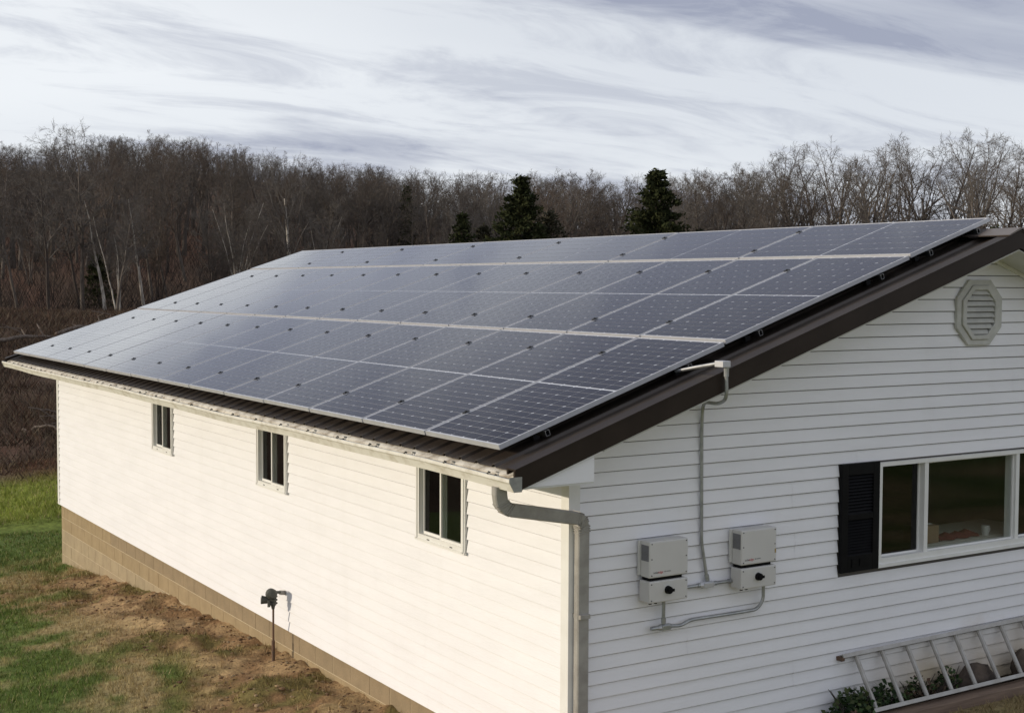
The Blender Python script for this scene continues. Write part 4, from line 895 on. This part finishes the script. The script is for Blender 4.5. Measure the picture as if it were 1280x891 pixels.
def wood(px0, px1, step, d0, d1, protos, barks, twigs, frac, name, label, group, hmin=7, hmax=21):
    px = px0
    while px < px1:
        q = px+RNG.uniform(-0.5, 0.5)*step; D = RNG.uniform(d0, d1); x, y, z = at_az(px2az(q), D)
        h = (top_z(q, D)-z)*RNG.uniform(*frac); h = float(np.clip(h, hmin, hmax))
        bk = str(RNG.choice(barks)); tw = str(RNG.choice(twigs)); tree(q, D, h, int(RNG.choice(protos)), bk, tw, name, wood_label(q, h, bk, tw, *label), group); px += step
L1 = ('hardwood', 'deep in')
wood(-150, 520, 20, 195, 250, [0, 1, 2, 6, 7], ['bark_brown', 'bark_grey'], ['twig_brown', 'twig_red'], (0.88, 1.02), 'hardwood_tree', ('hardwood', 'on the crest'), 'trees on the hill crest')
wood(-150, 960, 21, 165, 205, [0, 1, 2, 6, 7], ['bark_brown', 'bark_grey'], ['twig_brown', 'twig_red', 'twig_grey'], (0.88, 1.02), 'hardwood_tree', L1, 'trees deep in the woods')
wood(-150, 960, 24, 125, 165, [0, 1, 2, 3, 6, 7], ['bark_brown', 'bark_grey'], ['twig_brown', 'twig_red', 'twig_grey'], (0.84, 1.0), 'hardwood_tree', ('hardwood', 'mid woods'), 'trees in the middle of the woods')
wood(-140, 430, 36, 102, 122, [0, 2, 6], ['bark_brown', 'bark_grey'], ['twig_brown', 'twig_grey'], (0.62, 0.9), 'edge_tree', ('tree', 'at the edge'), 'trees at the brushy edge of the woods')
wood(940, 1440, 36, 118, 150, [3, 4, 7, 1], ['bark_brown', 'bark_grey'], ['twig_brown', 'twig_grey'], (0.92, 1.06), 'spreading_tree', ('spreading tree', 'rising'), 'spreading trees beyond the gable peak')
wood(930, 1440, 44, 92, 112, [3, 4, 7], ['bark_brown', 'bark_grey'], ['twig_grey', 'twig_brown'], (0.86, 1.08), 'spreading_tree', ('spreading tree', 'rising'), 'spreading trees beyond the gable peak')
wood(-100, 1000, 34, 100, 135, [5], ['bark_grey', 'bark_brown'], ['twig_red', 'twig_brown'], (0.42, 0.66), 'sapling_clump', ('sapling clump', 'in front'), 'sapling clumps', hmin=4)
# pale barked trees that stand out
for (px, D, h, p, lab) in ((104, 108, 14.4, 6, 'tall forked grey tree rising above the hill beside the bank'), (131, 106, 9.5, 2, 'slim pale barked tree beside the tall forked tree'), (146, 104, 8.2, 5, 'short pale multi-stemmed tree near the fallen log'),
                           (181, 108, 9.8, 0, 'straight pale barked tree standing alone before dark woods'), (290, 112, 9.8, 5, 'clump of slender white stems above the far roof corner'), (303, 113, 9.0, 5, 'second clump of slender white stems, leaning, by the far roof corner'),
                           (360, 118, 13.6, 4, 'tall pale spreading tree crossing the skyline behind the far panels'), (395, 120, 8.6, 5, 'pale leaning stems behind the far end of the ridge'), (542, 125, 9.0, 0, 'thin pale trunk behind the middle of the ridge')):
    tree(px, D, h, p, 'bark_pale' if px != 104 else 'bark_grey', 'twig_grey', 'pale_tree', lab, 'pale barked trees')
# evergreens
def conifer(px, D, ztop, width, mat, name, label, seed, n=12000, round_=0.0):
    x, y, z = at_az(px2az(px), D); h = ztop-z; rr = np.random.default_rng(seed)
    o = empty(name, (x, y, z-0.1)); tag(o, label, 'tree', 'evergreens among the bare woods')
    MB().tube([(0, 0, 0), (0, 0, h*0.5), (0, 0, h*0.96)], [0.16, 0.1, 0.02], 7).build('trunk', 'bark_brown', o)
    nb = int(70+h*9); tb = np.sort(rr.uniform(0.02, 1, nb)); ab = np.arange(nb)*2.4+rr.normal(0, 0.5, nb)
    lb = width/2*((1-tb)**(0.95-0.4*round_)*np.minimum(1, 0.75+tb*3)+0.02)*rr.uniform(0.55, 1.15, nb); q = rr.integers(0, nb, n); f = rr.uniform(0.05, 1, n)**0.7
    rise = rr.normal(0.02, 0.14, nb)
    c = np.stack([lb[q]*f*np.cos(ab[q]), lb[q]*f*np.sin(ab[q]), 0.05*h+tb[q]*h*0.93+rise[q]*lb[q]*f], 1)+rr.normal(0, 1, (n, 3))*(0.10+0.13*(1-f[:, None]*0.5))*np.array([1, 1, 0.75])*(0.5+0.05*h)
    d = np.stack([np.cos(ab[q]), np.sin(ab[q]), np.full(n, 0.5)], 1)+rr.normal(size=(n, 3))*0.6; d /= np.linalg.norm(d, axis=1)[:, None]
    s_ = np.cross(d, rr.normal(size=(n, 3))); s_ /= np.linalg.norm(s_, axis=1)[:, None]; L = rr.uniform(0.14, 0.38, n)[:, None]*(0.6+0.05*h)
    V = np.stack([c-d*L*.4, c+s_*L*.25, c+d*L*.7, c-s_*L*.25], 1).reshape(-1, 3)
    link('crown', np_mesh('crown', V, np.arange(n*4).reshape(n, 4), mat), o)
def tz(ypx, D): return CAM[2]+D*(357-ypx)/FPX
conifer(651, 104, tz(219, 104), 10.5, 'needles', 'cedar_tree', 'tall dark green cedar with a pointed top behind the ridge', 1)
conifer(819, 102, tz(210, 102), 11.0, 'needles', 'cedar_tree', 'broad dark cedar behind the ridge, nearer the gable peak', 2)
conifer(577, 108, tz(263, 108), 7.0, 'needles', 'cedar_tree', 'small dark cedar half hidden by twigs behind the ridge', 3, 3000)
conifer(604, 109, tz(280, 109), 6.0, 'needles_olive', 'evergreen_bush', 'low dull evergreen bush right beside the small dark cedar', 4, 2600, 0.6)
conifer(686, 106, tz(263, 106), 8.5, 'needles_olive', 'evergreen_bush', 'olive brown rounded evergreen bush beside the tall cedar', 5, 3600, 0.7)
conifer(508, 158, tz(233, 158), 4.4, 'needles', 'cedar_tree', 'narrow dark cedar top among bare trees on the hillside', 6, 2600)
conifer(872, 104, tz(284, 104), 4.0, 'needles', 'evergreen_bush', 'low dark evergreen bush beside the broad cedar', 7, 2400, 0.5)
conifer(1243, 70, tz(283, 70), 1.6, 'needles', 'evergreen_bush', 'dark evergreen bush showing over the ridge cap', 8, 2000, 0.5)
conifer(122, 112, tz(322, 112), 3.6, 'needles', 'evergreen_bush', 'dark evergreen bush in the shade behind pale trunks', 9, 2600, 0.6)
# deep wood that reads as one mass
def far_wood():
    Vs = []; Fs = []; k = 0; base = []
    for p in (0, 2, 6, 7):
        s = [q for q in PROTO[p][4] if q[4] <= 3]; s = [q for q in s if q[4] < 3 or RNG.random() < 0.48]
        a = [seg_mesh('x', [q for q in s if q[4] == 0], 'twig_brown', 4), seg_mesh('x', [(q[0], q[1], max(q[2], .019), max(q[3], .014), 1) for q in s if q[4] > 0], 'twig_brown', 2)]
        me = join('x', a, 'twig_brown'); v = np.empty(len(me.vertices)*3, np.float32); me.vertices.foreach_get('co', v); f = np.empty(len(me.loops), np.int32); me.loops.foreach_get('vertex_index', f)
        base.append((v.reshape(-1, 3), f.reshape(-1, 4), PROTO[p][1])); bpy.data.meshes.remove(me)
    spots = []
    for i in range(330): spots.append((RNG.uniform(-200, 520), RNG.uniform(140, 290)))
    for i in range(230): spots.append((RNG.uniform(380, 960), RNG.uniform(150, 250)))
    for i in range(14): spots.append((RNG.uniform(950, 1450), RNG.uniform(150, 230)))
    for (px, D) in spots:
        v, f, hh = base[int(RNG.integers(4))]; x, y, z = at_az(px2az(px), D); h = float(np.clip((top_z(px, D)-z)*RNG.uniform(0.76, 0.98), 6, 22)); s = h/hh
        a = RNG.uniform(0, 6.28); c, sn = math.cos(a), math.sin(a); w = v*s; w = np.stack([w[:, 0]*c-w[:, 1]*sn+x, w[:, 0]*sn+w[:, 1]*c+y, w[:, 2]+z-0.1], 1)
        Vs.append(w); Fs.append(f+k); k += len(v)
    o = link('far_woods', np_mesh('far_woods', np.concatenate(Vs), np.concatenate(Fs), 'twig_brown')); tag(o, 'dense far-off bare woods filling the hillside', 'woods', kind='stuff')
far_wood()
# ------------------------------------------------------------------ undergrowth, brush bank, grass
def in_view(x, y, z, mg=0.12):
    P_ = np.stack([x, y, z], 1); X, Y, Z = project(P_); return (Z > 1) & (X > -1280*mg) & (X < 1280*(1+mg)) & (Y > -200) & (Y < 891*(1+mg))
def outside_house(x, y): return ~((x > -0.02) & (x < WID+0.3) & (y > -0.02) & (y < LEN+0.05))
def strands(name, x, y, h, lean, width, cols, mat, nseg=1):
    """upright tapering blades, one triangle each (or bent in two)"""
    n = len(x); z = terrain(x, y)-0.01; b = np.stack([x, y, z], 1); a = RNG.uniform(0, 6.283, n); w = np.stack([np.cos(a), np.sin(a), np.zeros(n)], 1)*(width/2)[:, None]
    la_ = RNG.uniform(0, 6.283, n); t = b+np.stack([np.cos(la_)*lean*h, np.sin(la_)*lean*h, h], 1)
    V = np.stack([b-w, b+w, t], 1).reshape(-1, 3); C = np.repeat(cols, 3, 0)
    return np_mesh(name, V, np.arange(n*3).reshape(n, 3), mat, C)
def scatter_polar(n, d0, d1, az0, az1, power=0.5):
    D = d0+(d1-d0)*RNG.uniform(0, 1, n)**(1/ (1/power) if False else 1.0); a = np.radians(RNG.uniform(az0, az1, n)); return CAM[0]+D*np.sin(a), CAM[1]+D*np.cos(a), D
# lawn
def lawn():
    xs = []; ys = []
    n = 300000; x = RNG.uniform(-9, 9, n); y = RNG.uniform(0, 34, n); D = np.hypot(x-CAM[0], y-CAM[1])
    keep = RNG.uniform(0, 1, n) < np.clip(14/D, 0.25, 1)**1.1; x, y, D = x[keep], y[keep], D[keep]
    z = terrain(x, y); k = in_view(x, y, z) & outside_house(x, y) & (D < 38); x, y = x[k], y[k]
    dm = dirt_mask(x, y)*(0.55+0.45*sstep(0.35, 0.5, fbm(x*2.6, y*2.6, 4, 71))); k = RNG.uniform(0, 1, len(x)) > dm*1.02; x, y = x[k], y[k]
    # strip in front of the gable
    n2 = 26000; x2 = RNG.uniform(2, 9, n2); y2 = RNG.uniform(-2.2, -0.4, n2); k = RNG.uniform(0, 1, n2) < sstep(-0.35, -0.9, y2+0.0)*0.9+0.08; x2, y2 = x2[k], y2[k]
    x = np.concatenate([x, x2]); y = np.concatenate([y, y2])
    m = 4; xx = np.repeat(x, m)+RNG.normal(0, 0.018, len(x)*m); yy = np.repeat(y, m)+RNG.normal(0, 0.018, len(x)*m)
    D = np.hypot(xx-CAM[0], yy-CAM[1]); base = ground_cover(xx, yy)
    col = base*RNG.uniform(0.75, 1.45, len(xx))[:, None]+RNG.normal(0, 0.006, (len(xx), 3)); dry = RNG.uniform(0, 1, len(xx)) < 0.10; col[dry] = np.array([0.42, 0.34, 0.18])*RNG.uniform(0.6, 1.2, dry.sum())[:, None]
    wild = D > 34; h = RNG.uniform(0.025, 0.075, len(xx))*(0.7+0.8*fbm(xx*0.7, yy*0.7, 2, 77)); h = h*np.where(yy > 20.5, 1.9, 1.0)
    o = link('grass', strands('grass', xx, yy, h, 0.55, np.clip(0.0026*np.sqrt(D), 0.007, 0.022), np.clip(col, 0.005, 1), 'grass')); tag(o, 'short patchy lawn grass with dead straw beside the foundation', 'grass', kind='stuff')
lawn()
def clods():
    n = 2600; x = -np.abs(RNG.normal(0, 0.85, n))-0.03; y = RNG.uniform(1.5, 14.0, n); k = RNG.uniform(0, 1, n) < dirt_mask(x, y)+0.06; x, y = x[k], y[k]; n = len(x)
    bm = bmesh.new(); bmesh.ops.create_icosphere(bm, subdivisions=1, radius=1); v0 = np.array([v.co[:] for v in bm.verts]); f0 = np.array([[v.index for v in f.verts] for f in bm.faces]); bm.free()
    r = np.exp(RNG.normal(math.log(0.010), 0.45, n)); z = terrain(x, y); V = v0[None]*(RNG.uniform(0.6, 1.3, (n, len(v0), 1)))*r[:, None, None]*np.array([1.2, 1.2, 0.75])+np.stack([x, y, z], 1)[:, None]
    F = f0[None]+(np.arange(n)*len(v0))[:, None, None]; pal = np.array([[0.20, 0.125, 0.07], [0.30, 0.21, 0.12], [0.14, 0.085, 0.05], [0.26, 0.19, 0.115]])
    C = np.repeat(pal[RNG.integers(0, 4, n)]*RNG.uniform(0.7, 1.2, n)[:, None], len(v0), 0)
    o = link('soil_clods', np_mesh('soil_clods', V.reshape(-1, 3), F.reshape(-1, 3), 'grass', C)); tag(o, 'loose clods of brown soil along the block foundation', 'soil', kind='stuff')
clods()
def brush():
    x, y, D = scatter_polar(90000, 33.5, 104, 8.5, 22); k = in_view(x, y, terrain(x, y), 0.2); x, y, D = x[k], y[k], D[k]
    cl = fbm(x*0.35, y*0.35, 3, 91); edge = sstep(34.2, 36.5, D+4*(fbm(x*0.35+3, y*0.35, 3, 81)-0.5)); k = RNG.uniform(0, 1, len(x)) < edge*(0.3+0.9*cl); x, y, D, cl = x[k], y[k], D[k], cl[k]
    pal = np.array([[0.088, 0.060, 0.043], [0.115, 0.080, 0.055], [0.10, 0.055, 0.038], [0.062, 0.045, 0.035], [0.14, 0.11, 0.075]])
    col = pal[RNG.integers(0, 5, len(x))]*RNG.uniform(0.6, 1.2, len(x))[:, None]
    h = RNG.uniform(0.12, 0.7, len(x))*(0.3+1.0*cl)*(0.55+0.45*sstep(36, 48, D)); o = link('brush', strands('brush', x, y, h, 0.9, 0.012+0.0005*D, col, 'brush_mat')); tag(o, 'dry brown weeds and brush covering the bank beyond the lawn', 'brush', kind='stuff')
    # woodland undergrowth: leaning stems and twigs
    x, y, D = scatter_polar(42000, 104, 190, 8.5, 56); k = terrain(x, y) > -5; x, y, D = x[k], y[k], D[k]; cl = fbm(x*0.12, y*0.12, 3, 95)
    col = np.array([[0.055, 0.043, 0.036], [0.068, 0.047, 0.037], [0.045, 0.037, 0.033]])[RNG.integers(0, 3, len(x))]*RNG.uniform(0.6, 1.3, len(x))[:, None]
    h = RNG.uniform(0.5, 3.0, len(x))*(0.4+0.9*cl); o = link('undergrowth', strands('undergrowth', x, y, h, 0.6, np.full(len(x), 0.05), col, 'brush_mat')); tag(o, 'tangled bare undergrowth between the trunks at the foot of the woods', 'undergrowth', kind='stuff')
brush()
def fallen_log(pa, Da, pb, Db, r, label, seed):
    rr = np.random.default_rng(seed); a = Vector(at_az(px2az(pa), Da)); b = Vector(at_az(px2az(pb), Db)); n = 9; root = empty('fallen_log', a); tag(root, label, 'log')
    pts = [a.lerp(b, i/(n-1)) for i in range(n)]; pts = [Vector((p.x, p.y, float(terrain([p.x], [p.y])[0])+r*1.1+0.25*math.sin(math.pi*i/(n-1))))-a+Vector((0, 0, rr.normal()*0.04)) for i, p in enumerate(pts)]
    MB().tube(pts, [r*(1-0.5*i/(n-1)) for i in range(n)], 9).build('log', 'log_bark', root, smooth=True)
    for k in (2, 4, 5, 7):
        p = pts[k]; MB().tube([p, p+Vector((rr.normal()*0.5, rr.normal()*0.3, rr.uniform(0.1, 0.4))), p+Vector((rr.normal()*0.9, rr.normal()*0.5, rr.uniform(0.3, 0.8)))], [r*0.35, r*0.22, 0.02], 5).build('broken_limb', 'log_bark', root)
fallen_log(-30, 70, 66, 74, 0.13, 'long grey fallen log on the brushy bank', 1); fallen_log(70, 75, 172, 84, 0.12, 'second fallen log higher on the bank, pointing at the roof', 2)
fallen_log(26, 46, 88, 45, 0.055, 'small pale fallen branch low on the bank beside the house corner', 3)
print('trees', ntree[0], 'objects', len(bpy.data.objects))
